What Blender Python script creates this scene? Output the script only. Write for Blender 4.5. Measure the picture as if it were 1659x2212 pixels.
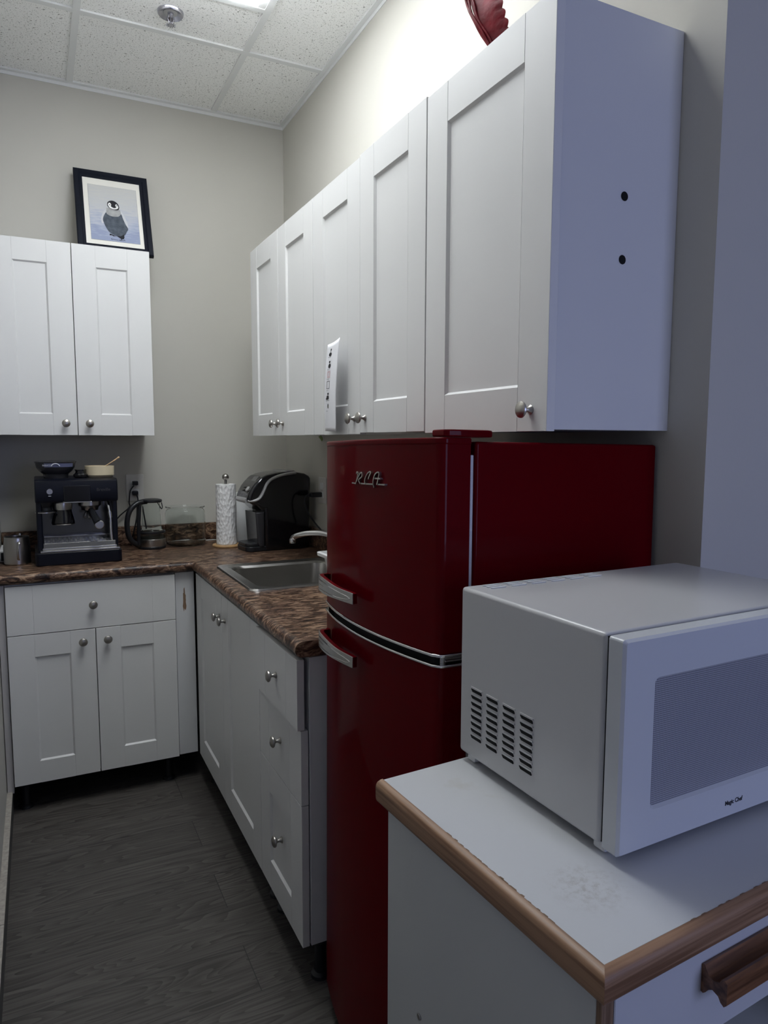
import bpy, bmesh, math, random
from mathutils import Vector, Matrix
PI = math.pi
for o in list(bpy.data.objects): bpy.data.objects.remove(o, do_unlink=True)
C = bpy.context.scene.collection
SC = bpy.context.scene

# ------------------------------------------------------------------ camera
yaw, pitch, roll, F = 0.4581999, 0.1013580, 0.0027398, 1520.262
f = Vector((math.sin(yaw)*math.cos(pitch), math.cos(yaw)*math.cos(pitch), -math.sin(pitch)))
r = Vector((math.cos(yaw), -math.sin(yaw), 0)); u = r.cross(f)
r2 = r*math.cos(roll)+u*math.sin(roll); u2 = -r*math.sin(roll)+u*math.cos(roll)
M = Matrix(((r2.x, u2.x, -f.x), (r2.y, u2.y, -f.y), (r2.z, u2.z, -f.z)))
cd = bpy.data.cameras.new('camera'); cam = bpy.data.objects.new('camera', cd); C.objects.link(cam)
cam.matrix_world = Matrix.Translation((-1.14158, -3.43798, 1.40643)) @ M.to_4x4()
cd.sensor_fit = 'VERTICAL'; cd.sensor_height = 36; cd.lens = F/2212*36; cd.clip_start = .02
SC.camera = cam

# ------------------------------------------------------------------ light and exposure
SC.view_settings.view_transform = 'Standard'; SC.view_settings.look = 'None'
SC.view_settings.gamma = 1; SC.view_settings.use_curve_mapping = False
SC.view_settings.exposure = 0.0
PANEL_POWER = 13.3        # emission of the ceiling panel's diffuser
WINDOW_POWER = 25.0       # bluish daylight from the front room's window
w = bpy.data.worlds.new('world'); SC.world = w; w.use_nodes = True
w.node_tree.nodes['Background'].inputs[0].default_value = (.75, .85, 1, 1)
w.node_tree.nodes['Background'].inputs[1].default_value = 0.02
def area(name, loc, rot, sx, sy, power, col):
    l = bpy.data.lights.new(name, 'AREA'); l.shape = 'RECTANGLE'; l.size = sx; l.size_y = sy
    l.energy = power; l.color = col
    o = bpy.data.objects.new(name, l); C.objects.link(o); o.location = loc; o.rotation_euler = rot
    return o
area('window_daylight', (.38, -5.45, 1.45), (math.radians(90), 0, math.radians(4)), 1.3, 1.6, WINDOW_POWER, (.50, .58, 1.0))

# ------------------------------------------------------------------ materials
def mat(name, col=(.8, .8, .8), rough=.5, metal=0, coat=0, trans=0, ior=1.45, spec=.5, emit=None, es=0, bump=None, vary=None, alpha=1):
    m = bpy.data.materials.new(name); m.use_nodes = True
    nt = m.node_tree; N = nt.nodes; L = nt.links; b = N['Principled BSDF']
    b.inputs['Base Color'].default_value = (*col, 1); b.inputs['Roughness'].default_value = rough
    b.inputs['Metallic'].default_value = metal; b.inputs['Coat Weight'].default_value = coat
    b.inputs['Coat Roughness'].default_value = .04
    b.inputs['Transmission Weight'].default_value = trans; b.inputs['IOR'].default_value = ior
    b.inputs['Specular IOR Level'].default_value = spec; b.inputs['Alpha'].default_value = alpha
    if emit: b.inputs['Emission Color'].default_value = (*emit, 1); b.inputs['Emission Strength'].default_value = es
    tc = N.new('ShaderNodeTexCoord')
    if bump:
        sc, st, di = bump
        n = N.new('ShaderNodeTexNoise'); n.inputs['Scale'].default_value = sc; n.inputs['Detail'].default_value = 3
        L.new(tc.outputs['Object'], n.inputs['Vector'])
        bu = N.new('ShaderNodeBump'); bu.inputs['Strength'].default_value = st; bu.inputs['Distance'].default_value = di
        L.new(n.outputs['Fac'], bu.inputs['Height']); L.new(bu.outputs['Normal'], b.inputs['Normal'])
    if vary:
        sc, amt = vary
        n = N.new('ShaderNodeTexNoise'); n.inputs['Scale'].default_value = sc; n.inputs['Detail'].default_value = 4
        L.new(tc.outputs['Object'], n.inputs['Vector'])
        rp = N.new('ShaderNodeValToRGB'); rp.color_ramp.elements[0].position = .3; rp.color_ramp.elements[1].position = .7
        rp.color_ramp.elements[0].color = (*[c*(1-amt) for c in col], 1); rp.color_ramp.elements[1].color = (*col, 1)
        L.new(n.outputs['Fac'], rp.inputs[0]); L.new(rp.outputs[0], b.inputs['Base Color'])
    return m
def ramp(N, pts):
    rp = N.new('ShaderNodeValToRGB'); e = rp.color_ramp.elements
    while len(e) > 1: e.remove(e[0])
    e[0].position = pts[0][0]; e[0].color = (*pts[0][1], 1)
    for p, c in pts[1:]:
        x = e.new(p); x.color = (*c, 1)
    return rp
def mapping(nt, scale, rot=(0, 0, 0), src='Object'):
    tc = nt.nodes.new('ShaderNodeTexCoord'); mp = nt.nodes.new('ShaderNodeMapping')
    mp.inputs['Scale'].default_value = scale; mp.inputs['Rotation'].default_value = rot
    nt.links.new(tc.outputs[src], mp.inputs['Vector']); return mp

MM = {}
MM['wall'] = mat('wall_paint', (.54, .525, .475), .85, bump=(260, .12, .001), vary=(3, .02), spec=.3)
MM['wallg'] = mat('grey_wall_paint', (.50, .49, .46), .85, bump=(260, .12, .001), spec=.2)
MM['cab'] = mat('white_foil', (.70, .70, .69), .42, bump=(420, .08, .0004), spec=.4)
MM['cabin'] = mat('white_melamine', (.66, .665, .67), .45, spec=.4)
MM['edge'] = mat('cabinet_edge', (.55, .53, .52), .5)
MM['nickel'] = mat('brushed_nickel', (.42, .40, .37), .32, metal=1)
MM['chrome'] = mat('chrome', (.80, .80, .80), .10, metal=1)
MM['steel'] = mat('stainless_steel', (.50, .49, .47), .28, metal=1, bump=(90, .05, .0005))
MM['darksteel'] = mat('dark_mirror_steel', (.20, .20, .21), .15, metal=1)
MM['black'] = mat('black_plastic', (.012, .013, .016), .38)
MM['blackg'] = mat('black_gloss', (.006, .006, .008), .12, coat=.5)
MM['navy'] = mat('blue_black_enamel', (.003, .004, .009), .38, coat=.1, spec=.3)
MM['dark'] = mat('dark_void', (.004, .004, .004), .9)
MM['red'] = mat('red_enamel', (.095, .0003, .003), .30, coat=.14, spec=.02)
MM['redc'] = mat('crinkled_red', (.20, .006, .014), .5, spec=.12, bump=(30, .6, .004), vary=(26, .6))
MM['mic'] = mat('white_painted_steel', (.54, .54, .54), .28, coat=.15, spec=.45)
MM['micd'] = mat('white_gloss_plastic', (.58, .60, .62), .25, spec=.45)
MM['white'] = mat('white_plastic', (.72, .73, .73), .35)
MM['plate'] = mat('outlet_plate_white', (.62, .61, .58), .4)
MM['paper'] = mat('paper', (.80, .80, .83), .8, bump=(30, .4, .002))
MM['towel'] = mat('paper_towel', (.80, .80, .80), .95)
MM['cream'] = mat('cream_ceramic', (.66, .57, .40), .35)
MM['spoon'] = mat('pale_wood', (.62, .42, .25), .6, vary=(30, .15))
MM['bamboo'] = mat('bamboo', (.52, .32, .15), .5, vary=(20, .25))
MM['gasket'] = mat('gasket_white', (.62, .63, .66), .6)
MM['silver'] = mat('silver_plastic', (.42, .42, .42), .35, metal=.4)
MM['screen'] = mat('grey_screen', (.12, .12, .12), .2)
MM['smoke'] = mat('smoked_plastic', (.035, .035, .04), .15)
MM['glass'] = mat('clear_glass', (.93, .96, .95), .02, trans=1, ior=1.22)
MM['liquid'] = mat('dark_glass_band', (.05, .05, .045), .08)
MM['tbar'] = mat('ceiling_grid_white', (.74, .75, .74), .5)
MM['spr'] = mat('sprinkler_chrome', (.50, .50, .56), .25, metal=1)
MM['frame'] = mat('black_wood_frame', (.005, .007, .014), .45, spec=.2)
MM['mount'] = mat('cream_mount', (.78, .76, .70), .8)
MM['ink'] = mat('black_ink', (.015, .015, .018), .7)
MM['pinkink'] = mat('pale_pink_ink', (.62, .48, .50), .8)
MM['greenink'] = mat('green_ink', (.06, .09, .03), .8)
MM['leaf'] = mat('green_leaf', (.16, .22, .05), .5)
MM['diff'] = mat('panel_diffuser', (.9, .9, .9), .5, emit=(.93, .97, 1.0), es=PANEL_POWER)
MM['cartw'] = mat('cart_melamine', (.60, .61, .585), .45, vary=(2, .03), spec=.4)
MM['cartd'] = mat('cart_drawer_white', (.56, .57, .59), .45, spec=.4)
MM['stain'] = mat('worn_brown_patch', (.22, .14, .09), .8)
MM['base_b'] = mat('dark_grey_vinyl', (.07, .07, .068), .6)
MM['base_t'] = mat('beige_ledge_cap', (.40, .37, .33), .7, vary=(90, .3))
MM['pgrey'] = mat('penguin_grey_wash', (.10, .12, .15), .9, vary=(60, .45))
MM['plight'] = mat('penguin_pale_wash', (.42, .42, .42), .9, vary=(60, .3))
MM['pwing'] = mat('penguin_wing_wash', (.55, .56, .58), .9)
MM['black2'] = mat('penguin_black', (.02, .02, .025), .9)
MM['pwhite'] = mat('penguin_white', (.80, .80, .79), .9)
MM['clogo'] = mat('badge_chrome', (.55, .54, .50), .25, metal=1)
MM['faint'] = mat('faint_lettering', (.05, .05, .055), .5)
MM['labelw'] = mat('label_white', (.55, .57, .65), .6)
MM['labelb'] = mat('label_blue', (.10, .11, .20), .6)

def floor_mat():
    m = bpy.data.materials.new('grey_wood_planks'); m.use_nodes = True; nt = m.node_tree; N = nt.nodes; L = nt.links; b = N['Principled BSDF']
    mp = mapping(nt, (1, 1, 1))
    br = N.new('ShaderNodeTexBrick'); br.inputs['Scale'].default_value = 1; br.inputs['Brick Width'].default_value = 1.22; br.inputs['Row Height'].default_value = .18
    br.inputs['Mortar Size'].default_value = .0012; br.inputs['Color1'].default_value = (.2, .2, .2, 1); br.inputs['Color2'].default_value = (.8, .8, .8, 1); br.offset = .5
    mp.inputs['Location'].default_value = ((.07), 0, 0)
    L.new(mp.outputs[0], br.inputs['Vector'])
    # grain: stretched, warped noise so that rings and knots form
    m2 = mapping(nt, (1.1, 9, 1))
    sep = N.new('ShaderNodeVectorMath'); sep.operation = 'ADD'
    sc = N.new('ShaderNodeVectorMath'); sc.operation = 'SCALE'; sc.inputs['Scale'].default_value = 7
    L.new(br.outputs['Color'], sc.inputs[0]); L.new(sc.outputs[0], sep.inputs[0]); L.new(m2.outputs[0], sep.inputs[1])
    n1 = N.new('ShaderNodeTexNoise'); n1.inputs['Scale'].default_value = 1.6; n1.inputs['Detail'].default_value = 1.5; n1.inputs['Distortion'].default_value = .4
    L.new(sep.outputs[0], n1.inputs['Vector'])
    ml = N.new('ShaderNodeMath'); ml.operation = 'MULTIPLY'; ml.inputs[1].default_value = 17
    L.new(n1.outputs['Fac'], ml.inputs[0])
    fr = N.new('ShaderNodeMath'); fr.operation = 'FRACT'; L.new(ml.outputs[0], fr.inputs[0])
    m3 = mapping(nt, (3, 130, 1)); n2 = N.new('ShaderNodeTexNoise'); n2.inputs['Scale'].default_value = 1; n2.inputs['Detail'].default_value = 4
    L.new(m3.outputs[0], n2.inputs['Vector'])
    mx = N.new('ShaderNodeMath'); mx.operation = 'MULTIPLY_ADD'; mx.inputs[1].default_value = .45
    L.new(fr.outputs[0], mx.inputs[0]); L.new(n2.outputs['Fac'], mx.inputs[2])
    rp = ramp(N, [(.22, (.022, .019, .018)), (.55, (.062, .055, .050)), (.75, (.090, .082, .075)), (1.0, (.120, .110, .100))])
    L.new(mx.outputs[0], rp.inputs[0])
    mul = N.new('ShaderNodeMixRGB'); mul.blend_type = 'MULTIPLY'; mul.inputs[0].default_value = .35
    L.new(rp.outputs[0], mul.inputs[1]); L.new(br.outputs['Color'], mul.inputs[2])
    mo = N.new('ShaderNodeMixRGB'); mo.inputs[2].default_value = (.02, .02, .02, 1)
    L.new(br.outputs['Fac'], mo.inputs[0]); L.new(mul.outputs[0], mo.inputs[1]); L.new(mo.outputs[0], b.inputs['Base Color'])
    b.inputs['Roughness'].default_value = .42
    bu = N.new('ShaderNodeBump'); bu.inputs['Strength'].default_value = .25; bu.inputs['Distance'].default_value = .0008
    L.new(mx.outputs[0], bu.inputs['Height']); L.new(bu.outputs[0], b.inputs['Normal'])
    return m
MM['floor'] = floor_mat()

def counter_mat():
    m = bpy.data.materials.new('brown_granite_laminate'); m.use_nodes = True; nt = m.node_tree; N = nt.nodes; L = nt.links; b = N['Principled BSDF']
    mp = mapping(nt, (24, 70, 55), (0, 0, math.radians(12)))
    n = N.new('ShaderNodeTexNoise'); n.inputs['Scale'].default_value = 1; n.inputs['Detail'].default_value = 6; n.inputs['Roughness'].default_value = .72; n.inputs['Distortion'].default_value = .8
    L.new(mp.outputs[0], n.inputs['Vector'])
    rp = ramp(N, [(.34, (.008, .004, .003)), (.45, (.050, .026, .017)), (.52, (.16, .092, .060)), (.62, (.46, .31, .21)), (.74, (.13, .088, .063))])
    L.new(n.outputs['Fac'], rp.inputs[0])
    mp2 = mapping(nt, (7, 12, 8)); n2 = N.new('ShaderNodeTexNoise'); n2.inputs['Scale'].default_value = 1; n2.inputs['Detail'].default_value = 3
    L.new(mp2.outputs[0], n2.inputs['Vector'])
    r2_ = ramp(N, [(.3, (.55, .52, .55)), (.7, (1, 1, .95))]); L.new(n2.outputs['Fac'], r2_.inputs[0])
    mu = N.new('ShaderNodeMixRGB'); mu.blend_type = 'MULTIPLY'; mu.inputs[0].default_value = 1
    L.new(rp.outputs[0], mu.inputs[1]); L.new(r2_.outputs[0], mu.inputs[2]); L.new(mu.outputs[0], b.inputs['Base Color'])
    b.inputs['Roughness'].default_value = .36; b.inputs['Specular IOR Level'].default_value = .3
    return m
MM['counter'] = counter_mat()

def tile_mat():
    m = bpy.data.materials.new('fissured_ceiling_tile'); m.use_nodes = True; nt = m.node_tree; N = nt.nodes; L = nt.links; b = N['Principled BSDF']
    mp = mapping(nt, (1, 1, 1))
    wn = N.new('ShaderNodeTexNoise'); wn.inputs['Scale'].default_value = 60; L.new(mp.outputs[0], wn.inputs['Vector'])
    ad = N.new('ShaderNodeMixRGB'); ad.inputs[0].default_value = .018; L.new(mp.outputs[0], ad.inputs[1]); L.new(wn.outputs['Color'], ad.inputs[2])
    n = N.new('ShaderNodeTexNoise'); n.inputs['Scale'].default_value = 115; n.inputs['Detail'].default_value = 2.5; n.inputs['Roughness'].default_value = .6
    L.new(ad.outputs[0], n.inputs['Vector'])
    v = N.new('ShaderNodeTexVoronoi'); v.voronoi_dimensions = '2D'; v.inputs['Scale'].default_value = 105; L.new(ad.outputs[0], v.inputs['Vector'])
    r1 = ramp(N, [(.0, (.22, .22, .21)), (.335, (.34, .34, .33)), (.365, (1, 1, 1))]); L.new(n.outputs['Fac'], r1.inputs[0])
    r2_ = ramp(N, [(.07, (.34, .34, .33)), (.13, (1, 1, 1))]); L.new(v.outputs['Distance'], r2_.inputs[0])
    mu = N.new('ShaderNodeMixRGB'); mu.blend_type = 'MULTIPLY'; mu.inputs[0].default_value = 1; L.new(r1.outputs[0], mu.inputs[1]); L.new(r2_.outputs[0], mu.inputs[2])
    m2 = N.new('ShaderNodeMixRGB'); m2.blend_type = 'MULTIPLY'; m2.inputs[0].default_value = 1; m2.inputs[2].default_value = (.90, .90, .88, 1); L.new(mu.outputs[0], m2.inputs[1])
    L.new(m2.outputs[0], b.inputs['Base Color']); b.inputs['Roughness'].default_value = .95; b.inputs['Specular IOR Level'].default_value = .1
    return m
MM['tile'] = tile_mat()

def oak_mat(name, c0, c1, scale=(3, 120, 120), rough=.45):
    m = bpy.data.materials.new(name); m.use_nodes = True; nt = m.node_tree; N = nt.nodes; L = nt.links; b = N['Principled BSDF']
    mp = mapping(nt, scale); n = N.new('ShaderNodeTexNoise'); n.inputs['Scale'].default_value = 1.5; n.inputs['Detail'].default_value = 5; n.inputs['Distortion'].default_value = .3
    L.new(mp.outputs[0], n.inputs['Vector']); rp = ramp(N, [(.35, c0), (.62, c1)]); L.new(n.outputs['Fac'], rp.inputs[0])
    L.new(rp.outputs[0], b.inputs['Base Color']); b.inputs['Roughness'].default_value = rough
    return m
MM['oakx'] = oak_mat('oak_along_front', (.17, .085, .042), (.35, .205, .118))
MM['oaky'] = oak_mat('oak_along_side', (.17, .085, .042), (.35, .205, .118), (120, 3, 120))
MM['oakz'] = oak_mat('oak_upright', (.14, .08, .045), (.25, .16, .10), (120, 120, 3))
MM['pull'] = oak_mat('dark_oak_pull', (.075, .028, .010), (.22, .10, .045), (5, 90, 90), .35)

def carttop_mat():
    m = bpy.data.materials.new('worn_white_laminate'); m.use_nodes = True; nt = m.node_tree; N = nt.nodes; L = nt.links; b = N['Principled BSDF']
    mp = mapping(nt, (1, 1, 1)); n = N.new('ShaderNodeTexNoise'); n.inputs['Scale'].default_value = 6; n.inputs['Detail'].default_value = 8; n.inputs['Roughness'].default_value = .7
    L.new(mp.outputs[0], n.inputs['Vector'])
    rp = ramp(N, [(.25, (.53, .52, .50)), (.38, (.58, .59, .60))]); L.new(n.outputs['Fac'], rp.inputs[0])
    # a scuffed brownish patch near the front left corner
    vm = N.new('ShaderNodeVectorMath'); vm.operation = 'DISTANCE'; vm.inputs[1].default_value = (.115, .115, 0)
    m2 = mapping(nt, (1, 1, 0)); L.new(m2.outputs[0], vm.inputs[0]); vm.inputs[1].default_value = (.087, .105, 0)
    n2 = N.new('ShaderNodeTexNoise'); n2.inputs['Scale'].default_value = 130; n2.inputs['Detail'].default_value = 8; n2.inputs['Roughness'].default_value = .75; L.new(mp.outputs[0], n2.inputs['Vector'])
    r3 = ramp(N, [(.01, (1, 1, 1)), (.055, (0, 0, 0))]); L.new(vm.outputs['Value'], r3.inputs[0])
    r4 = ramp(N, [(.46, (0, 0, 0)), (.66, (.45, .45, .45))]); L.new(n2.outputs['Fac'], r4.inputs[0])
    mu = N.new('ShaderNodeMath'); mu.operation = 'MULTIPLY'; L.new(r3.outputs[0], mu.inputs[0]); L.new(r4.outputs[0], mu.inputs[1])
    mx = N.new('ShaderNodeMixRGB'); mx.inputs[2].default_value = (.22, .18, .14, 1); L.new(mu.outputs[0], mx.inputs[0]); L.new(rp.outputs[0], mx.inputs[1])
    L.new(mx.outputs[0], b.inputs['Base Color']); b.inputs['Roughness'].default_value = .38
    return m
MM['carttop'] = carttop_mat()

def mesh_window_mat():
    m = bpy.data.materials.new('perforated_window_screen'); m.use_nodes = True; nt = m.node_tree; N = nt.nodes; L = nt.links; b = N['Principled BSDF']
    mp = mapping(nt, (1, 1, 1)); sp = N.new('ShaderNodeSeparateXYZ'); L.new(mp.outputs[0], sp.inputs[0])
    def mth(op, a, bb=None):
        q = N.new('ShaderNodeMath'); q.operation = op
        (L.new(a, q.inputs[0]) if hasattr(a, 'is_linked') else None)
        if bb is not None:
            if hasattr(bb, 'is_linked'): L.new(bb, q.inputs[1])
            else: q.inputs[1].default_value = bb
        return q.outputs[0]
    P = .0026
    k1 = 2*PI/P
    s1 = mth('SINE', mth('MULTIPLY', sp.outputs['X'], k1)); s2 = mth('SINE', mth('MULTIPLY', sp.outputs['Z'], k1))
    pr = mth('ADD', s1, s2)
    rp = ramp(N, [(.30, (.48, .49, .54)), (.62, (.14, .145, .17))])
    q = mth('MULTIPLY', pr, .25); q = mth('ADD', q, .5); L.new(q, rp.inputs[0]); L.new(rp.outputs[0], b.inputs['Base Color'])
    b.inputs['Roughness'].default_value = .35; b.inputs['Coat Weight'].default_value = .5
    return m
MM['micwin'] = mesh_window_mat()

def towel_mat():
    m = MM['towel']; nt = m.node_tree; N = nt.nodes; L = nt.links; b = N['Principled BSDF']
    mp = mapping(nt, (1, 1, .6)); v = N.new('ShaderNodeTexVoronoi'); v.inputs['Scale'].default_value = 95; L.new(mp.outputs[0], v.inputs['Vector'])
    bu = N.new('ShaderNodeBump'); bu.inputs['Strength'].default_value = 1; bu.inputs['Distance'].default_value = .004
    L.new(v.outputs['Distance'], bu.inputs['Height']); L.new(bu.outputs[0], b.inputs['Normal'])
towel_mat()
def print_mat():
    m = bpy.data.materials.new('watercolour_snow_ground'); m.use_nodes = True; nt = m.node_tree; N = nt.nodes; L = nt.links; b = N['Principled BSDF']
    tc = N.new('ShaderNodeTexCoord'); sp = N.new('ShaderNodeSeparateXYZ'); L.new(tc.outputs['Object'], sp.inputs[0])
    mp = mapping(nt, (18, 1, 110)); n = N.new('ShaderNodeTexNoise'); n.inputs['Scale'].default_value = 1; L.new(mp.outputs[0], n.inputs['Vector'])
    a = N.new('ShaderNodeMath'); a.operation = 'MULTIPLY_ADD'; a.inputs[1].default_value = 3.4; L.new(sp.outputs['Z'], a.inputs[0]); 
    a2 = N.new('ShaderNodeMath'); a2.operation = 'MULTIPLY_ADD'; a2.inputs[1].default_value = .8; a2.inputs[2].default_value = -.50; L.new(n.outputs['Fac'], a2.inputs[0]); L.new(a2.outputs[0], a.inputs[2])
    rp = ramp(N, [(.0, (.27, .31, .44)), (.22, (.40, .43, .52)), (.42, (.50, .51, .53)), (.8, (.54, .54, .52))])
    L.new(a.outputs[0], rp.inputs[0]); L.new(rp.outputs[0], b.inputs['Base Color']); b.inputs['Roughness'].default_value = .8
    return m
MM['print'] = print_mat()

# ------------------------------------------------------------------ geometry helpers
def rot2(x, y, a): return (x*math.cos(a)-y*math.sin(a), x*math.sin(a)+y*math.cos(a))
class B:
    def __init__(s): s.bm = bmesh.new()
    def merge(s, t, M=None):
        if M is not None: bmesh.ops.transform(t, matrix=M, verts=t.verts)
        me = bpy.data.meshes.new('t'); t.to_mesh(me); s.bm.from_mesh(me); bpy.data.meshes.remove(me); t.free(); return s
    def box(s, x0, x1, y0, y1, z0, z1, bev=0, seg=2, M=None):
        t = bmesh.new(); bmesh.ops.create_cube(t, size=1)
        for v in t.verts: v.co = Vector((x0+(v.co.x+.5)*(x1-x0), y0+(v.co.y+.5)*(y1-y0), z0+(v.co.z+.5)*(z1-z0)))
        if bev: bmesh.ops.bevel(t, geom=t.edges[:], offset=bev, segments=seg, profile=.5, affect='EDGES')
        return s.merge(t, M)
    def prism(s, poly, z0, z1, M=None, bev=0):
        t = bmesh.new(); lo = [t.verts.new((x, y, z0)) for x, y in poly]; hi = [t.verts.new((x, y, z1)) for x, y in poly]; n = len(poly)
        t.faces.new(lo[::-1]); t.faces.new(hi)
        for i in range(n): t.faces.new((lo[i], lo[(i+1) % n], hi[(i+1) % n], hi[i]))
        bmesh.ops.recalc_face_normals(t, faces=t.faces[:])
        if bev: bmesh.ops.bevel(t, geom=[e for e in t.edges if abs(e.verts[0].co.z-e.verts[1].co.z) < 1e-9], offset=bev, segments=3, profile=.5, affect='EDGES')
        return s.merge(t, M)
    def lathe(s, prof, c=(0, 0, 0), seg=32, M=None, close=False):
        t = bmesh.new(); rings = []
        for rr, z in prof:
            if rr < 1e-6: rings.append([t.verts.new((0, 0, z))])
            else: rings.append([t.verts.new((rr*math.cos(2*PI*i/seg), rr*math.sin(2*PI*i/seg), z)) for i in range(seg)])
        for a, b in zip(rings, rings[1:]):
            for i in range(seg):
                j = (i+1) % seg
                if len(a) == 1 and len(b) == 1: continue
                if len(a) == 1: t.faces.new((a[0], b[i], b[j]))
                elif len(b) == 1: t.faces.new((a[i], a[j], b[0]))
                else: t.faces.new((a[i], a[j], b[j], b[i]))
        bmesh.ops.recalc_face_normals(t, faces=t.faces[:])
        bmesh.ops.transform(t, matrix=Matrix.Translation(c) @ (M or Matrix()), verts=t.verts)
        return s.merge(t)
    def tube(s, path, rad, seg=10, flat=1.0, M=None, cap=True):
        t = bmesh.new(); P = [Vector(p) for p in path]; n = len(P); rings = []
        R = rad if isinstance(rad, (list, tuple)) else [rad]*n
        up = Vector((0, 0, 1)); prevn = None
        for i in range(n):
            d = (P[min(i+1, n-1)]-P[max(i-1, 0)]).normalized()
            if prevn is None:
                a = up if abs(d.dot(up)) < .9 else Vector((1, 0, 0)); nn = d.cross(a).normalized()
            else: nn = (prevn-d*prevn.dot(d)).normalized()
            prevn = nn; bb = d.cross(nn)
            rings.append([t.verts.new(P[i]+nn*math.cos(2*PI*k/seg)*R[i]+bb*math.sin(2*PI*k/seg)*R[i]*flat) for k in range(seg)])
        for a, b in zip(rings, rings[1:]):
            for k in range(seg): t.faces.new((a[k], a[(k+1) % seg], b[(k+1) % seg], b[k]))
        if cap: t.faces.new(rings[0]); t.faces.new(rings[-1])
        bmesh.ops.recalc_face_normals(t, faces=t.faces[:])
        return s.merge(t, M)
    def sphere(s, c, rad, sc=(1, 1, 1), seg=20):
        t = bmesh.new(); bmesh.ops.create_uvsphere(t, u_segments=seg, v_segments=seg//2+2, radius=rad)
        for v in t.verts: v.co = Vector((v.co.x*sc[0]+c[0], v.co.y*sc[1]+c[1], v.co.z*sc[2]+c[2]))
        return s.merge(t)
    def build(s, name, m, parent=None, smooth=True, loc=None, rot=None):
        me = bpy.data.meshes.new(name); s.bm.to_mesh(me); s.bm.free()
        if smooth:
            for p in me.polygons: p.use_smooth = True
            me.set_sharp_from_angle(angle=math.radians(32))
        me.materials.append(MM[m] if isinstance(m, str) else m)
        o = bpy.data.objects.new(name, me); C.objects.link(o)
        if smooth:
            wn_ = o.modifiers.new('weighted_normals', 'WEIGHTED_NORMAL'); wn_.keep_sharp = True; wn_.weight = 60
        if parent: o.parent = parent
        if loc: o.location = loc
        if rot: o.rotation_euler = rot
        return o
def thing(name, label, cat, loc=(0, 0, 0), rz=0, group=None, rot=None):
    o = bpy.data.objects.new(name, None); C.objects.link(o); o.empty_display_size = .05
    o.location = loc; o.rotation_euler = rot or (0, 0, rz); o['label'] = label; o['category'] = cat
    if group: o['group'] = group
    return o
def tag(o, label, cat, group=None):
    o['label'] = label; o['category'] = cat
    if group: o['group'] = group
    return o
def struct(name, b, m, smooth=False):
    o = b.build(name, m, smooth=smooth); o['kind'] = 'structure'; return o
def arc(cx, cy, rr, a0, a1, n=8): return [(cx+rr*math.cos(a0+(a1-a0)*i/n), cy+rr*math.sin(a0+(a1-a0)*i/n)) for i in range(n+1)]
def rrect(x0, x1, y0, y1, rr, n=6):
    return arc(x1-rr, y1-rr, rr, 0, PI/2, n)+arc(x0+rr, y1-rr, rr, PI/2, PI, n)+arc(x0+rr, y0+rr, rr, PI, 1.5*PI, n)+arc(x1-rr, y0+rr, rr, 1.5*PI, 2*PI, n)
RX90 = Matrix.Rotation(PI/2, 4, 'X')     # prism axis z -> -y ; poly y -> z
def smoothpath(pts, n=6):
    P = [Vector(p) for p in pts]; out = []
    for i in range(len(P)-1):
        p0, p1, p2, p3 = P[max(i-1, 0)], P[i], P[i+1], P[min(i+2, len(P)-1)]
        for k in range(n):
            t = k/n; out.append(.5*((2*p1)+(-p0+p2)*t+(2*p0-5*p1+4*p2-p3)*t*t+(-p0+3*p1-3*p2+p3)*t**3))
    out.append(P[-1]); return out
def text_part(name, s, size, m, parent, M, ext=.0003, shear=0, align='LEFT', sx=1, off=0):
    cu = bpy.data.curves.new('t', 'FONT'); cu.body = s; cu.size = size; cu.extrude = ext; cu.shear = shear; cu.align_x = align; cu.offset = off
    o = bpy.data.objects.new('t', cu); C.objects.link(o)
    bpy.context.view_layer.update()
    me = bpy.data.meshes.new_from_object(o.evaluated_get(bpy.context.evaluated_depsgraph_get()))
    bpy.data.objects.remove(o, do_unlink=True)
    for v in me.vertices: v.co.x *= sx
    me.transform(M); me.name = name; me.materials.clear(); me.materials.append(MM[m])
    q = bpy.data.objects.new(name, me); C.objects.link(q); q.parent = parent; return q

# ------------------------------------------------------------------ room shell
ZC = 2.922; XL = -1.292; YF = -5.6; XR = 3.0; YW = -2.505
struct('floor', B().box(XL-.1, XR, YF, .1, -.05, 0), 'floor')
struct('wall_back', B().box(XL-.1, .1, 0, .1, 0, ZC+.05), 'wall')
struct('wall_right', B().box(0, .1, YW, 0, 0, ZC+.05), 'wall')
struct('wall_return', B().box(.1, XR, YW, YW+.1, 0, ZC+.05), 'wall')
struct('wall_left', B().box(XL-.1, XL, YF, 0, 0, ZC+.05), 'wallg')
struct('wall_front', B().box(XL-.1, XR, YF-.1, YF, 0, ZC+.05), 'wall')
struct('wall_far_right', B().box(XR, XR+.1, YF, YW, 0, ZC+.05), 'wall')
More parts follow.
